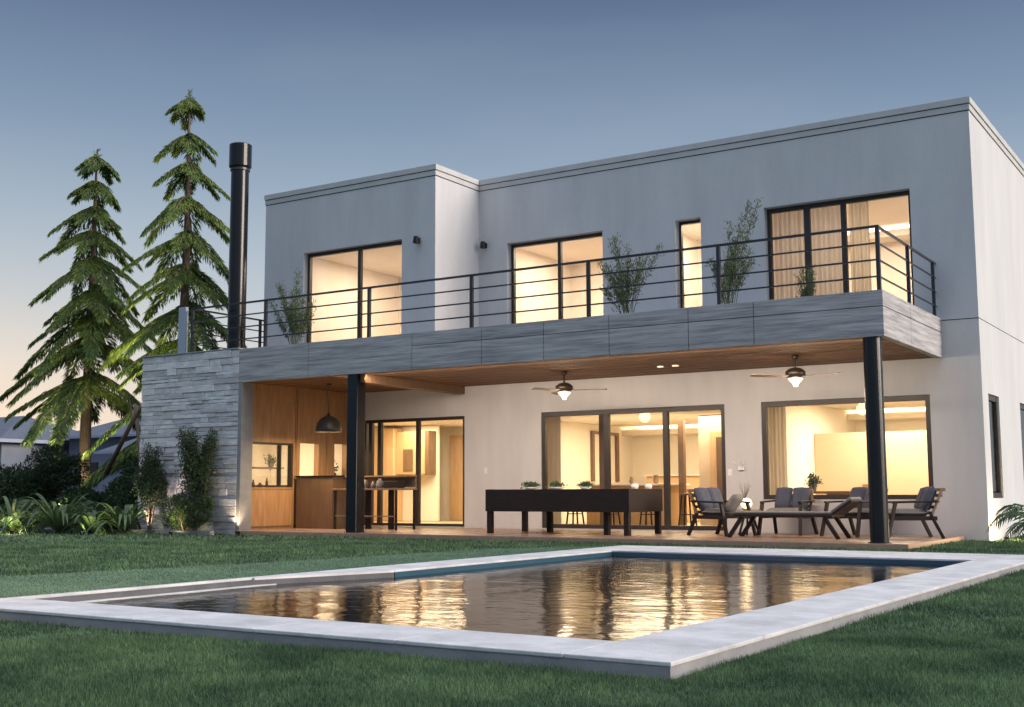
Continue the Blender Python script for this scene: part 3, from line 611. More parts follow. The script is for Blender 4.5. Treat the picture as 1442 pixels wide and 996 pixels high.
def conifer(base, H, Rmax, label, lean=(0, 0), seed=1, tiers=12, zlow=.26):
    rg = np.random.default_rng(seed); t = empty('conifer_tree', base, 0, label, 'tree', 'tall conifers beside the house')
    b = np.array(base); top = b+np.array([lean[0], lean[1], H])
    pts = []; rad = []
    for i in range(13):
        s = i/12; pts.append(tuple(b+(top-b)*s+np.array([.05*math.sin(s*9+seed), .05*math.cos(s*7), 0])*(1-s))); rad.append(.17*(1-s)**.8+.012)
    MB().tube(pts, rad, 12).build('trunk', M['bark'], t, smooth=True)
    LV = []; tw = MB()
    for k in range(tiers):
        s = k/(tiers-1); zf = zlow+(1-zlow-.02)*s**.92; ctr = b+(top-b)*zf; Lr = (Rmax-.55)*(1-s)**1.0+.55
        nb = int(7+3*(1-s)); ph = rg.uniform(0, 6.28)
        for j in range(nb):
            th = ph+j*2*math.pi/nb+rg.uniform(-.25, .25); Lb = Lr*rg.uniform(.62, 1.16); drp = rg.uniform(.72, .95)*(.95+.2*s); z0 = rg.uniform(-.22, .20)*Lr*.5
            dr = np.array([math.cos(th), math.sin(th), 0]); n = int(34*max(.6, Lb/1.6)); tt = np.linspace(.0, 1, n)
            pos = ctr+np.outer(Lb*tt, dr); pos[:, 2] += z0+Lb*(.16*tt-drp*tt**1.35)
            tw.tube([tuple(ctr+dr*Lb*u+np.array([0, 0, z0+Lb*(.16*u-drp*u**1.35)])) for u in (0, .3, .6, .9)], [.022, .014, .009, .004], 5, cap=False)
            tan = np.gradient(pos, axis=0); tan /= np.linalg.norm(tan, axis=1, keepdims=True); side = np.cross(tan, [0, 0, 1.]); side /= np.linalg.norm(side, axis=1, keepdims=True)
            wprof = (.14+.34*Lb**.6)*np.sin(np.pi*np.clip(tt, 0, 1)**.6*.93+.07)**.8*(1.12-.85*tt)
            for sg in (-1, 1, 0):
                for rep in range(9 if sg else 7):
                    o = rg.uniform(0, 1, n)[:, None]*wprof[:, None]*.75
                    D = tan*rg.uniform(.5, 1.0, (n, 1))+side*sg*rg.uniform(.4, .9, (n, 1))+np.array([0, 0, -1])*rg.uniform(.15, .75, (n, 1))
                    Pp = pos+(side*sg*.8+tan*.3+np.array([0, 0, -.35]))*o+rg.normal(0, .012, (n, 3))
                    LV.append(leaf_tris(Pp, D, rg.uniform(.10, .24, n)*(.75+.25*Lb), rg.uniform(.018, .038, n)))
    # tip
    n = 90; Pp = top+rg.normal(0, .02, (n, 3))-np.array([0, 0, 1])*rg.uniform(0, .5, (n, 1)); D = rg.normal(0, .6, (n, 3)); D[:, 2] = rg.uniform(-.4, .9, n); LV.append(leaf_tris(Pp, D, rg.uniform(.08, .18, n), .03*np.ones(n)))
    tw.build('branches', M['bark'], t, smooth=True); join_quads('crown', np.concatenate(LV), M['needle'], t); return t
conifer((-27.1, 21.0, GZ), 10.3, 2.45, 'shorter slender conifer with bare lower trunk standing farther from the house', (.0, 0), 3, 9, .39)
conifer((-23.35, 21.0, GZ), 11.3, 2.6, 'taller conifer with drooping fronds right beside the black chimney', (-.1, 0), 8, 10, .22)

def shrub(name, c0, rad, n, ls, label, m='leafdark', group=None, seed=1, stems=5, cat='shrub'):
    rg = np.random.default_rng(seed); t = empty(name, (c0[0], c0[1], GZ), 0, label, cat, group); c_ = np.array(c0); rd = np.array(rad)
    K = 14; cc = rg.normal(size=(K, 3)); cc /= np.linalg.norm(cc, axis=1, keepdims=True); cc *= rg.uniform(.25, .8, (K, 1)); cr_ = rg.uniform(.28, .52, K)
    idx = rg.integers(0, K, n); d = rg.normal(size=(n, 3)); d /= np.linalg.norm(d, axis=1, keepdims=True); rr = rg.uniform(.3, 1, (n, 1))**.5
    P = (cc[idx]+d*rr*cr_[idx][:, None])*rd+c_; P[:, 2] = np.maximum(P[:, 2], GZ+.02)
    D = d+rg.normal(0, .6, (n, 3))+np.array([0, 0, .3]); V = leaf_tris(P, D, rg.uniform(.7, 1.4, n)*ls, rg.uniform(.35, .6, n)*ls)
    q = MB()
    for i in range(stems):
        e = c_+cc[i]*rd*.8; q.tube([(c0[0]+rg.uniform(-.08, .08), c0[1]+rg.uniform(-.08, .08), GZ), tuple((np.array([c0[0], c0[1], GZ])*.4+e*.6)), tuple(e)], [.025, .016, .006], 6)
    q.build('stem', M['bark'], t, smooth=True); join_quads('foliage', V, M[m], t); return t
hg = 'dark shrubs of the hedge behind the garden bed'
hed = [(-28.8, 19.0, 1.5, 1.2, 'dense dark shrub at the far edge of the hedge under the small gabled roof'), (-27.4, 19.3, 1.7, 1.0, 'dark rounded shrub hiding the neighbour wall left of the slim conifer trunk'), (-26.75, 19.7, 1.95, .8, 'tallest lighter green shrub directly before the slim conifer'), (-24.2, 19.0, .95, 1.0, 'low dark shrub between the two conifer trunks'), (-22.6, 19.4, 1.75, 1.0, 'dark shrub touching the stone wall corner'), (-30.8, 19.6, 1.6, 1.3, 'outermost dark hedge shrub at the garden boundary'), (-21.6, 18.6, 1.3, .7, 'small dark shrub filling the gap right at the stone corner')]
for i, (x, y, h, rx_, lab) in enumerate(hed): shrub('hedge_shrub', (x, y, h*.48), (rx_*1.15, .9, h*.52), 9000, .085, lab, 'leafdark', hg, 20+i)
low = [(-22.0, 17.3, .5, .9, 'knee high dark ground shrub behind the yellow lit palm'), (-24.4, 17.2, .62, 1.1, 'knee high dark ground shrub behind the middle fern palm'), (-20.9, 17.0, .38, .5, 'tiny ground shrub at the foot of the stone corner')]
for i, (x, y, h, rx_, lab) in enumerate(low): shrub('ground_shrub', (x, y, h*.5), (rx_, .5, h*.55), 5000, .06, lab, 'leafdark', 'low shrubs in the garden bed', 50+i)
shrub('wall_shrub', (-18.6, 16.95, .34), (.72, .33, .42), 9000, .05, 'wide low bush against the stone wall lit yellow by a garden light', 'leaf', None, 61)
# the two tall plants against the stone
def upright(name, x, y, z1, wd, n, label, prof, seed, m='leaf', group=None, ls=.06, z0=.55):
    rg = np.random.default_rng(seed); t = empty(name, (x, y, GZ), 0, label, 'shrub', group)
    V = []; q = MB(); ns = 16
    for k in range(ns):
        a = rg.uniform(0, 6.28); r0 = rg.uniform(.1, 1)*wd; zt = z0+(z1-z0)*prof(r0/wd)*rg.uniform(.85, 1.02); e = np.array([x+math.cos(a)*r0, y+math.sin(a)*r0*.6, zt]); s0 = np.array([x+rg.uniform(-.04, .04), y+rg.uniform(-.03, .03), GZ])
        mid = np.array([x+math.cos(a)*r0*.45, y+math.sin(a)*r0*.3, z0+.1]); q.tube([tuple(s0), tuple(mid), tuple(mid*.4+e*.6), tuple(e)], [.013, .009, .006, .003], 5, cap=False)
        m_n = n//ns; u = rg.uniform(0, 1, m_n)**.8; P = mid+(e-mid)*u[:, None]+rg.normal(0, .085, (m_n, 3))*(1.1-.5*u[:, None]); D = rg.normal(0, .7, (m_n, 3))+np.array([0, 0, .8])
        V.append(leaf_tris(P, D, rg.uniform(.6, 1.3, m_n)*ls, rg.uniform(.25, .45, m_n)*ls))
    q.build('stem', M['bark'], t, smooth=True); join_quads('foliage', np.concatenate(V), M[m], t); return t
upright('tall_shrub', -19.93, 17.1, 2.12, .46, 9500, 'tall spire shaped shrub against the outer edge of the stone wall', lambda r_: 1-.75*r_, 71, z0=.5)
upright('tall_shrub', -18.55, 17.1, 2.0, .52, 10500, 'tall cup shaped shrub against the middle of the stone wall', lambda r_: .6+.4*min(1, r_*1.6), 72, z0=.6)

def frond(q, base, th, Ln, rise, droop, lw, n=26, rg=rng, leaf=.0):
    """pinnate frond: leaflets either side of an arched rib"""
    P = []; 
    for i in range(n+1):
        u = i/n; P.append(Vector(base)+Vector((math.cos(th)*Ln*u*(1-.12*u), math.sin(th)*Ln*u*(1-.12*u), Ln*(rise*u-droop*u*u))))
    q.tube([tuple(p) for p in P[::4]]+[tuple(P[-1])], [.012]*((n)//4)+[.006]*(len(P[::4])+1-n//4), 5, cap=False)
    for i in range(2, n+1):
        u = i/n; tan = (P[i]-P[i-1]).normalized(); sd_ = tan.cross(Vector((0, 0, 1))).normalized(); ll = lw*math.sin(math.pi*min(1, u*.82+.14))**.7
        for sg in (-1, 1):
            d = (sd_*sg+tan*.75+Vector((0, 0, -.35+rg.uniform(-.1, .1)))).normalized(); L_ = ll*rg.uniform(.85, 1.1); wv = tan*(.012+.02*L_)
            mid = P[i]+d*L_*.5; e = P[i]+d*L_+Vector((0, 0, -.25*L_))
            q.add([P[i], mid+wv, e, mid-wv], [(0, 1, 2, 3)])
def palm(name, loc, nf, Ln, rise, droop, lw, label, m='frond', group=None, seed=5, trunk=.0, cat='plant', n=22):
    rg = np.random.default_rng(seed); t = empty(name, loc, 0, label, cat, group)
    if trunk: MB().tube([loc, (loc[0], loc[1], loc[2]+trunk)], [.07, .05], 10).build('trunk', M['bark'], t)
    for k in range(nf):
        q = MB(); th = k*2*math.pi/nf*1.0+rg.uniform(-.3, .3); s = rg.uniform(.7, 1.1)
        frond(q, (loc[0], loc[1], loc[2]+trunk), th, Ln*s, rise*rg.uniform(.7, 1.4), droop*rg.uniform(.8, 1.2), lw*s, n, rg)
        q.build('frond', M[m], t)
    return t
def strap(name, loc, nl, Ln, label, group, seed):
    rg = np.random.default_rng(seed); t = empty(name, loc, 0, label, 'plant', group); q = MB()
    for k in range(nl):
        th = k*2.399; rs = rg.uniform(.55, 2.2); L_ = Ln*rg.uniform(.7, 1.1); cx_ = math.cos(th); sx_ = math.sin(th); base = len(q.v); n = 9
        nrm = math.sqrt(1+rs*rs)
        for i in range(n+1):
            u = i/n; h_ = L_*(u/nrm*1.15); z_ = L_*(rs*u/nrm-.5*u*u*u*min(1.2, 2/nrm)); w_ = .042*math.sin(math.pi*(.12+.86*u))**.8+.001
            for sg, dz in ((-1, .012), (0, 0), (1, .012)): q.v.append((loc[0]+cx_*h_-sx_*w_*sg, loc[1]+sx_*h_+cx_*w_*sg, loc[2]+.03+z_+dz*math.sin(math.pi*u)))
        for i in range(n):
            b_ = base+i*3; q.f += [(b_, b_+1, b_+4, b_+3), (b_+1, b_+2, b_+5, b_+4)]
    q.build('leaves', M['frond'], t, smooth=True); return t
pg_ = 'palms and ferns in the garden bed'
palm('fern_palm', (-22.5, 15.9, GZ), 13, 1.05, .95, .85, .26, 'arching fern palm at the edge of the bed beside the lit lawn', group=pg_, seed=1)
palm('fern_palm', (-21.9, 16.5, GZ), 12, 1.1, 1.3, 1.0, .24, 'tallest upright fern palm in the middle of the garden bed', group=pg_, seed=2)
palm('fern_palm', (-20.75, 16.4, GZ), 10, .75, .9, .8, .2, 'smaller fern palm just behind the middle of the bed', group=pg_, seed=4)
sp_ = 'strap leaved plants in the garden bed'
strap('strap_plant', (-19.85, 16.4, GZ), 40, 1.3, 'brightly lit spiky strap leaved plant at the foot of the stone wall', sp_, 3)
strap('strap_plant', (-21.35, 15.95, GZ), 36, 1.5, 'spiky strap leaved plant in the middle of the garden bed', sp_, 13)
strap('strap_plant', (-20.55, 16.15, GZ), 26, 1.0, 'smallest strap leaved plant between the two bigger ones', sp_, 14)
strap('strap_plant', (-22.6, 15.75, GZ), 34, 1.45, 'spiky strap leaved plant at the outer end of the bed by the lit lawn', sp_, 15)
palm('fern_palm', (-23.9, 16.2, GZ), 12, 1.1, 1.2, .9, .26, 'big fern palm growing beyond the others at the outer end of the bed', group=pg_, seed=6)
palm('garden_palm', (-2.36, 15.75, GZ), 13, .80, 1.25, 1.1, .30, 'dark green palm on the lawn near the white house corner', seed=11, trunk=.25, n=18)
# leaning bare trunks beside the stone corner
for pts, lab in ((((-21.0, 17.9, GZ), (-21.7, 18.3, 1.6), (-22.3, 18.6, 2.8)), 'thin bare trunk leaning away from the stone corner'), (((-23.0, 18.4, 1.2), (-22.0, 18.3, 2.4), (-20.9, 18.15, 3.35)), 'thin crossing branch resting against the stone corner')):
    t = empty('leaning_trunk', pts[0], 0, lab, 'tree trunk', 'bare leaning trunks by the stone corner')
    MB().tube(pts, [.055, .05, .042, .03][:len(pts)], 8).build('trunk', M['bark'], t, smooth=True)
    q = MB(); a = pts[1]; q.tube([a, (a[0]-.25, a[1]+.1, a[2]+.5)], [.02, .008], 6); q.build('branch', M['bark'], t)

def bamboo(x, y, z, H, spread, label, seed, lean=0.0, dens=1.0):
    rg = np.random.default_rng(seed); t = empty('potted_bamboo', (x, y, z), 0, label, 'potted plant', 'potted plants along the balcony')
    MB().lathe([(0, 0), (.14, 0), (.19, .30), (.20, .32), (.175, .32), (.16, .26), (0, .26)], (x, y, z), 24).build('pot', M['pot'], t, smooth=True)
    q = MB(); V = []
    for k in range(18):
        f_ = rg.uniform(-1, 1); hh = H*rg.uniform(.55, 1)*(1-.25*abs(f_-lean)); ex = x+f_*spread*hh/H+lean*.1; ey = y+rg.uniform(-1, 1)*spread*.5; s0 = np.array([x+rg.uniform(-.07, .07), y+rg.uniform(-.07, .07), z+.26])
        e = np.array([ex, ey, z+hh]); md = s0*.5+e*.5-np.array([(ex-x)*.15, 0, 0]); q.tube([tuple(s0), tuple(md), tuple(e)], [.007, .005, .002], 5, cap=False)
        n = int(210*dens); u = rg.uniform(.30, 1, n)**.7; P = np.where((u < .5)[:, None], s0+(md-s0)*(u*2)[:, None], md+(e-md)*(u*2-1)[:, None])+rg.normal(0, .035, (n, 3)); D = rg.normal(0, .6, (n, 3))+(e-s0)/np.linalg.norm(e-s0)*.9
        V.append(leaf_tris(P, D, rg.uniform(.04, .09, n), rg.uniform(.010, .020, n)))
    q.build('cane', M['bamboo'], t, smooth=True); join_quads('foliage', np.concatenate(V), M['bamboo'], t)
bamboo(-16.95, 18.15, BZ, 2.25, .85, 'bushy potted bamboo on the terrace beside the chimney', 31, 0, 1.2)
bamboo(-9.24, 18.1, BZ, 2.05, .78, 'potted bamboo between the middle window and the narrow window', 32, .15)
bamboo(-7.38, 18.1, BZ, 2.3, .72, 'tallest potted bamboo between the narrow window and the corner window', 33, .5)
bamboo(-6.75, 20.2, BZ, 1.6, .24, 'small young plant in front of the upper curtained window', 34, 0, .4)

# ------------------------------------------------------------------ patio furniture
t = empty('long_table', (-10.9, 19.05, 0), 0, 'long black wooden games table with deep apron and heavy legs', 'table')
tx0, tx1, ty0, ty1 = -12.37, -9.41, 18.4, 19.73
MB().box(tx0+.02, tx1-.02, ty0+.02, ty1-.02, .765, .792).build('tabletop', M['teak'], t, bevel=.004)
q = MB(); q.box(tx0, tx1, ty0, ty0+.05, .40, .80); q.box(tx0, tx1, ty1-.05, ty1, .40, .80); q.box(tx0, tx0+.05, ty0+.05, ty1-.05, .40, .80); q.box(tx1-.05, tx1, ty0+.05, ty1-.05, .40, .80); q.build('apron', M['darkwood'], t, bevel=.004)
for x, y in ((tx0+.07, ty0+.065), (tx1-.07, ty0+.065), (tx0+.07, ty1-.065), (tx1-.07, ty1-.065), (-11.6, ty1-.3), (-10.0, ty0+.3)): MB().box(x-.048, x+.048, y-.048, y+.048, 0, .762 if -12 < x < -9.9 else .803).build('leg', M['darkwood'], t, bevel=.005)
for i, (x, y, r_, lab) in enumerate(((-11.7, 18.9, .14, 'shallow dish of green leaves at the outer end of the long table'), (-11.2, 19.0, .17, 'larger dish of pale fruit and leaves in the centre of the long table'), (-10.65, 19.1, .12, 'small leafy dish nearest the lit doors on the long table'))):
    tt_ = empty('leafy_dish', (x, y, .793), 0, lab, 'dish', 'leafy dishes on the long table')
    MB().lathe([(0, 0), (r_*.5, 0), (r_, .05), (r_*.95, .05), (r_*.5, .012), (0, .012)], (x, y, .793), 20).build('bowl', M['white'], tt_, smooth=True)
    n = 130; P = np.stack([x+rng.normal(0, r_*.45, n), y+rng.normal(0, r_*.45, n), .83+rng.uniform(0, .06, n)], 1); D = rng.normal(0, .6, (n, 3))+np.array([0, 0, .8]); join_quads('greens', leaf_tris(P, D, rng.uniform(.05, .1, n), .035*np.ones(n)), M['frond'], tt_)
for i, (x, y) in enumerate(((-9.75, 19.3), (-9.6, 19.55))):
    tag(MB().lathe([(0, 0), (.05, 0), (.07, .06), (.05, .1), (.04, .1), (.055, .06), (0, .01)], (x, y, .793), 16).build('cup', M['white'], smooth=True), ('white cup near the edge of the long table by the doors', 'white cup at the back corner of the long table')[i], 'cup', 'white cups on the long table')

def pillow(q, c_, sx, sy, sz, rot):
    """soft squashed cushion; sz is thickness"""
    n = 8; Rm = rot
    base = len(q.v)
    for side in (1, -1):
        for i in range(n+1):
            for j in range(n+1):
                u, v = i/n*2-1, j/n*2-1; e = (1-abs(u)**8)*(1-abs(v)**8); pin = 1-.06*(abs(u*v))
                q.v.append(tuple(Vector(c_)+Rm @ Vector((u*sx/2*pin, v*sy/2*pin, side*sz/2*(e**.4)))))
    m1 = (n+1)**2
    for s in range(2):
        for i in range(n):
            for j in range(n):
                a = base+s*m1+i*(n+1)+j; fc = (a, a+n+1, a+n+2, a+1); q.f.append(fc if s == 0 else fc[::-1])
def armchair(loc, rz, label, wd=.72):
    """front faces local -Y"""
    t = empty('lounge_chair', loc, rz, label, 'armchair', 'lounge chairs on the patio'); h = wd/2
    q = MB(); q.box(-h+.03, h-.03, -.34, .30, .30, .34); q.box(-h, -h+.05, -.36, .36, .285, .35); q.box(h-.05, h, -.36, .36, .285, .35); q.build('frame', M['darkwood'], t, local=True, bevel=.006)
    for sx in (-1, 1):
        MB().bar((sx*(h+.01), -.42, 0), (sx*(h-.02), -.28, .56), .055, .05).build('leg', M['darkwood'], t, local=True, bevel=.005)
        MB().bar((sx*(h+.01), .44, 0), (sx*(h-.02), .26, .38), .055, .05).build('leg', M['darkwood'], t, local=True, bevel=.005)
        MB().bar((sx*(h-.02), -.34, .565), (sx*(h-.02), .38, .585), .055, .03).build('armrest', M['darkwood'], t, local=True, bevel=.006)
        MB().bar((sx*(h-.05), .26, .30), (sx*(h-.05), .46, .78), .045, .03).build('back_post', M['teak'], t, local=True)
    q = MB(); [q.bar((-h+.06, .30+.2*k/4, .40+.46*k/4*.8), (h-.06, .30+.2*k/4, .40+.46*k/4*.8), .03, .05) for k in range(5)]; q.build('back_slats', M['teak'], t, local=True)
    q = MB(); pillow(q, (0, -.03, .40), wd-.1, .62, .13, Matrix.Identity(3)); q.build('seat_cushion', M['greyfab'], t, local=True, smooth=True)
    for sx in (-1, 1):
        q = MB(); pillow(q, (sx*(wd-.1)/4, .27, .62), (wd-.1)/2, .44, .14, Matrix.Rotation(R(68), 3, 'X')); q.build('back_cushion', M['cushion'], t, local=True, smooth=True)
    return t
armchair((-8.12, 19.35, 0), R(72), 'lounge chair with blue back cushions at the table end, turned towards the daybed')
armchair((-7.28, 20.25, 0), R(0), 'lounge chair with blue back cushions standing straight behind the daybed')
armchair((-6.05, 20.1, 0), R(-22), 'lounge chair with blue cushions behind the raised end of the daybed')
armchair((-5.08, 19.75, 0), R(-62), 'lounge chair with blue cushions beyond the round column near the white wall')
q = MB(); pillow(q, (0, 0, 0), .36, .34, .13, Matrix.Rotation(R(-52), 3, 'Y'))
o = q.build('throw_pillow', M['greyfab'], smooth=True); o.location = (-7.80, 19.12, .56); tag(o, 'pale striped pillow leaning on the lounge chair nearest the long table', 'pillow')
t = empty('daybed', (-6.8, 18.85, 0), 0, 'low dark daybed with grey pad and raised headrest', 'daybed')
dx0, dx1, dy0, dy1 = -7.60, -5.95, 18.58, 19.22
MB().box(dx0, dx1, dy0, dy1, .34, .385).build('frame', M['darkwood'], t, bevel=.008)
MB().box(dx0+.02, dx1-.02, dy0+.02, dy1-.02, .387, .425).build('pad', M['greyfab'], t, bevel=.015)
for y in (dy0+.04, dy1-.04):
    MB().bar((dx0-.10, y, 0), (dx0+.14, y, .34), .06, .05, up=(0, 1, 0)).build('leg', M['darkwood'], t); MB().bar((dx1+.08, y, 0), (dx1-.14, y, .34), .06, .05, up=(0, 1, 0)).build('leg', M['darkwood'], t)
q = MB(); q.bar((dx1-.03, 18.9, .37), (dx1+.30, 18.9, .60), .62, .035, up=(0, 0, 1)); q.build('headrest', M['darkwood'], t, bevel=.008)
q = MB(); q.bar((dx1-.04, 18.9, .415), (dx1+.29, 18.9, .645), .56, .05, up=(0, 0, 1)); q.build('headrest_pad', M['greyfab'], t, bevel=.02)
t = empty('side_table', (-7.80, 19.75, 0), 0, 'small round side table behind the daybed carrying the glowing lamp', 'side table')
MB().lathe([(0, .40), (.22, .40), (.22, .43), (0, .43)], (-7.8, 19.75, 0), 28).build('table_top', M['teak'], t)
for k in range(3): a = k*2.09; MB().bar((-7.8+.2*math.cos(a), 19.75+.2*math.sin(a), 0), (-7.8+.06*math.cos(a), 19.75+.06*math.sin(a), .40), .03).build('leg', M['darkwood'], t)
t = empty('globe_lamp', (-7.80, 19.68, .431), 0, 'small glowing globe lamp on the side table', 'lamp')
MB().lathe([(0, 0), (.06, 0), (.05, .02), (0, .02)], (-7.8, 19.68, .431), 16).build('lamp_base', M['bronze'], t)
MB().lathe([(.0, .02), (.06, .03), (.095, .08), (.10, .12), (.08, .17), (.04, .20), (0, .205)], (-7.8, 19.68, .431), 24).build('globe', M['bulb'], t, smooth=True)
lamp('globe_light', 'POINT', (-7.8, 19.55, .75), 3.0, (1, .68, .34), .1, parent=t)
t = empty('twig_vase', (-7.9, 19.86, .431), 0, 'dark vase with thin dry twigs behind the globe lamp', 'vase')
MB().lathe([(0, 0), (.04, 0), (.06, .08), (.03, .18), (0, .18)], (-7.9, 19.86, .431), 16).build('vase', M['pot'], t, smooth=True)
q = MB(); [q.tube([(-7.9, 19.86, .60), (-7.9+rng.uniform(-.12, .12), 19.86+rng.uniform(-.08, .08), .72+rng.uniform(.05, .25))], [.004, .002], 5) for _ in range(14)]; q.build('twigs', M['bark'], t)

# ------------------------------------------------------------------ furniture seen through the glass
t = empty('dining_table', (-7.0, 22.7, 0), 0, 'brown dining table inside the big lower window', 'table')
MB().box(-7.75, -6.5, 22.3, 23.1, .70, .75).build('tabletop', M['brownwood'], t, bevel=.005); MB().box(-7.3, -6.95, 22.5, 22.9, .01, .70).build('pedestal', M['brownwood'], t)
def plant(x, y, z, s, label, seed):
    t = empty('potted_plant', (x, y, z), 0, label, 'potted plant'); MB().lathe([(0, 0), (.06*s, 0), (.08*s, .1*s), (0, .1*s)], (x, y, z), 16).build('pot', M['pot'], t)
    rg = np.random.default_rng(seed); n = 220; P = np.array([x, y, z+.17*s])+rg.normal(0, .065*s, (n, 3)); D = rg.normal(0, .8, (n, 3))+np.array([0, 0, .5]); join_quads('foliage', leaf_tris(P, D, rg.uniform(.05, .1, n)*s, .03*s*np.ones(n)), M['leaf'], t)
plant(-7.6, 22.6, .751, 1.0, 'small green plant on the dining table inside', 3)
plant(XO-.35, 18.78, 1.291, .8, 'small green plant on the kitchen shelf behind the side window', 5)
plant(XO-.35, 20.6, .95, 1.5, 'leafy plant in the tall timber wall opening beside the black column', 6)
part(MB().box(XO-.7, XO-.16, 20.2, 20.95, .90, .949), 'niche_sill', 'brownwood')
def dining_chair(x, y, rz, label):
    t = empty('dining_chair', (x, y, .011), rz, label, 'chair', 'dining chairs indoors')
    MB().box(-.22, .22, -.22, .22, .43, .47).build('seat', M['brownwood'], t, local=True, bevel=.01); MB().box(-.22, .22, .19, .22, .62, .88).build('backrest', M['lightwood'], t, local=True, bevel=.01)
    for sx in (-1, 1):
        MB().box(sx*.2-.018, sx*.2+.018, -.2, -.165, 0, .43).build('leg', M['darkwood'], t, local=True); MB().box(sx*.2-.018, sx*.2+.018, .186, .222, 0, .62).build('leg', M['darkwood'], t, local=True)
dining_chair(-6.75, 23.5, 0, 'wooden dining chair behind the dining table in the big lower window')
def stool(x, y, label):
    t = empty('bar_stool', (x, y, .011), 0, label, 'stool', 'bar stools at the kitchen island')
    MB().lathe([(0, .66), (.17, .66), (.18, .70), (0, .71)], n=20).build('seat', M['brownwood'], t, local=True)
    for a in range(4): th = a*math.pi/2+.78; MB().bar((.2*math.cos(th), .2*math.sin(th), 0), (.12*math.cos(th), .12*math.sin(th), .66), .028).build('leg', M['darkwood'], t, local=True)
    MB().lathe([(.165, .25), (.175, .25), (.175, .265), (.165, .265)], n=20).build('foot_ring', M['darkwood'], t, local=True)
for x, lab in ((-13.2, 'bar stool at the curtain end of the kitchen island'), (-12.3, 'second bar stool from the curtain at the kitchen island'), (-11.4, 'third bar stool from the curtain at the kitchen island'), (-10.5, 'bar stool at the partition end of the kitchen island')): stool(x, 23.2, lab)
t = empty('kitchen_island', (-12, 24.2, .011), 0, 'long pale kitchen island seen through the wide lower doors', 'kitchen island')
MB().box(-13.3, -10.2+.0-1.0, 23.9, 24.6, .011, .88).build('base', M['lightwood'], t); MB().box(-13.4, -11.1, 23.7, 24.7, .882, .92).build('worktop', M['white'], t, bevel=.005)
for x, s_, lab in ((-12.9, 1.2, 'brown vase at the curtain end of the kitchen island'), (-12.2, .8, 'low brown bowl in the middle of the kitchen island'), (-11.6, 1.0, 'brown jug at the partition end of the kitchen island')):
    tag(MB().lathe([(0, 0), (.05*s_, 0), (.08*s_, .08*s_), (.05*s_, .16*s_), (.06*s_, .19*s_), (0, .19*s_)], (x, 24.0, .921), 16).build('vase', M['brownwood'], smooth=True), lab, 'vase', 'vases on the kitchen island')

# ------------------------------------------------------------------ garden lights
def uplight(x, y, e, aim, label, color=(1, .72, .36), spot=R(100), z=GZ, sz=.04, kind='SPOT'):
    t = empty('garden_uplight', (x, y, z), 0, label, 'garden light', 'low garden uplights')
    MB().lathe([(0, 0), (.045, 0), (.045, .07), (.038, .07), (.038, .055), (0, .055)], (x, y, z), 16).build('housing', M['black'], t)
    MB().lathe([(0, .06), (.037, .06)], (x, y, z), 16).build('lens', M['bulb'], t)
    lamp('uplight_lamp', kind, (x, y, z+(.085 if kind == 'SPOT' else .15)), e, color, sz, aim=aim, parent=t, spot=spot)
uplight(XR+.22, 21.25, 36, (XR-.1, 21.8, 2.2), 'garden uplight at the foot of the white house side wall', (1, .72, .36), kind='POINT')
uplight(-17.62, 17.34, 45, (-17.85, 17.42, 1.6), 'garden uplight at the end of the stone wall by the timber kitchen', (1, .72, .45), R(100))
uplight(-18.75, 16.62, 26, (-18.75, 17.2, .8), 'garden uplight under the wide low bush', (1, .85, .40), R(140))
uplight(-19.95, 16.9, 110, (-19.95, 17.5, 2.4), 'garden uplight behind the spiky palm at the stone wall', (1, .74, .62), R(110))
uplight(-20.3, 15.7, 30, (-19.75, 16.6, .7), 'garden uplight in front of the spiky palm', (.95, .85, .40), R(140))
uplight(-26.75, 20.45, 500, (-27.05, 20.9, 5.0), 'garden uplight at the foot of the slim conifer', (1, .78, .45), R(60))
uplight(-23.0, 20.45, 500, (-23.3, 20.9, 6.0), 'garden uplight at the foot of the taller conifer', (1, .82, .40), R(70))
uplight(-24.6, 17.55, 5000, (-26.9, 21.0, 7.2), 'garden spotlight among the shrubs aimed at the slim conifer', (1, .86, .45), R(50))
uplight(-24.3, 17.75, 5000, (-23.4, 21.0, 8.2), 'garden spotlight beside the stone corner aimed at the taller conifer', (1, .88, .42), R(46))
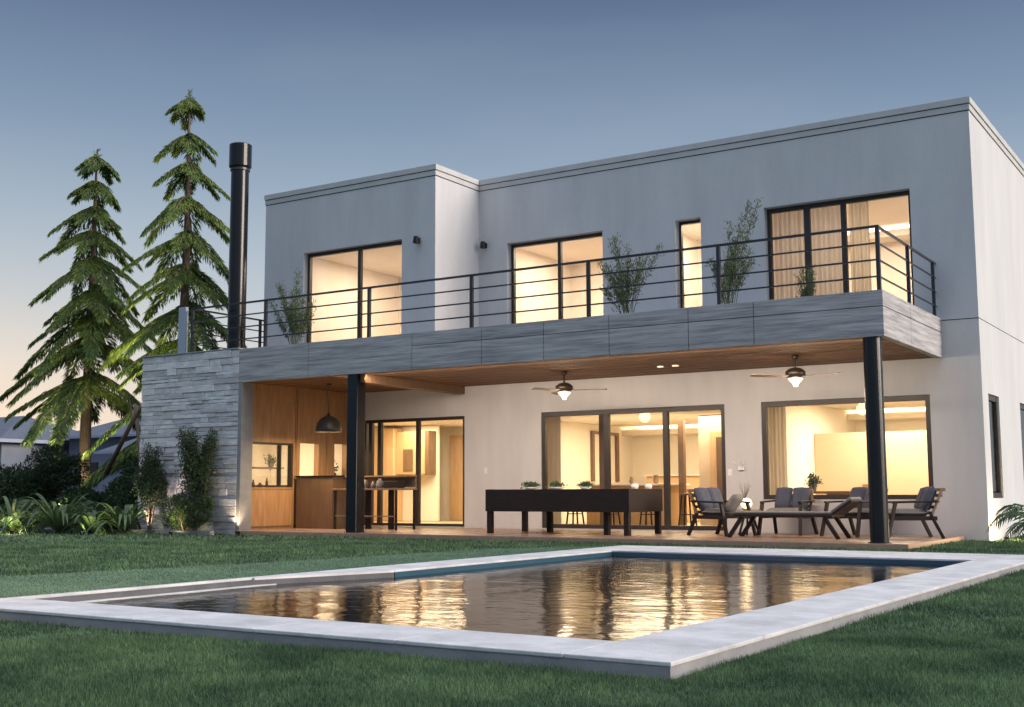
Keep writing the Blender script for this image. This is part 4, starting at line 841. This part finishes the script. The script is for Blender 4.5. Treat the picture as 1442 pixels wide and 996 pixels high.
uplight(-22.25, 15.5, 16, (-22.6, 16.0, .6), 'garden uplight before the outer fern palms', (1, .85, .45), kind='POINT')
t = empty('bollard_light', (-8.9, 4.7, GZ), 0, 'short black bollard light standing in the grass beside the near pool corner', 'garden light')
MB().tube([(-8.9, 4.7, GZ), (-8.9, 4.7, .36)], .035, 16).build('post', M['black'], t); MB().lathe([(.0, .36), (.03, .36), (.03, .46), (0, .46)], (-8.9, 4.7, 0), 16).build('lens', M['bulb'], t); MB().lathe([(0, .461), (.05, .461), (.05, .48), (0, .48)], (-8.9, 4.7, 0), 16).build('cap', M['black'], t)
lamp('bollard_lamp', 'POINT', (-8.83, 4.8, .41), 55, (1, .62, .42), .05, parent=t)

# ------------------------------------------------------------------ neighbouring houses
def hip_house(x0, x1, y0, y1, ze, zr, ov, label, wall='neighwall'):
    t = empty('neighbour_house', ((x0+x1)/2, y0, GZ), 0, label, 'house')
    MB().box(x0, x1, y0, y1, GZ, ze).build('wall', M[wall], t)
    a, b_, c_, d = x0-ov, x1+ov, y0-ov, y1+ov; h = (d-c_)/2
    q = MB(); q.add([(a, c_, ze), (b_, c_, ze), (b_, d, ze), (a, d, ze), (a+h*.9, (c_+d)/2, zr), (b_-h*.9, (c_+d)/2, zr)], [(0, 1, 5, 4), (1, 2, 5), (2, 3, 4, 5), (3, 0, 4), (3, 2, 1, 0)])
    r_ = q.build('roof', M['roofblue'], t); q = MB(); q.box(a, b_, c_-.06, c_, ze-.08, ze+.02); q.box(b_, b_+.06, c_-.06, d, ze-.14, ze+.02); q.build('gutter', M['railpost'], r_)
    f_ = MB().box(x0+1.2, x0+2.2, y0-.05, y0-.002, 1.1, 2.2).build('window', M['frame'], t)
    return t
hip_house(-58, -49.9, 34, 40, 3.25, 4.6, .5, 'pale neighbouring house farthest out with small grey hipped roof')
hip_house(-49.0, -40.5, 37, 45, 3.4, 5.2, .6, 'blue grey neighbouring house with long hipped roof behind the slim conifer')
hip_house(-39.6, -32.0, 32, 39, 2.4, 4.35, .5, 'lower neighbouring house with steep slate roof right behind the stone corner')
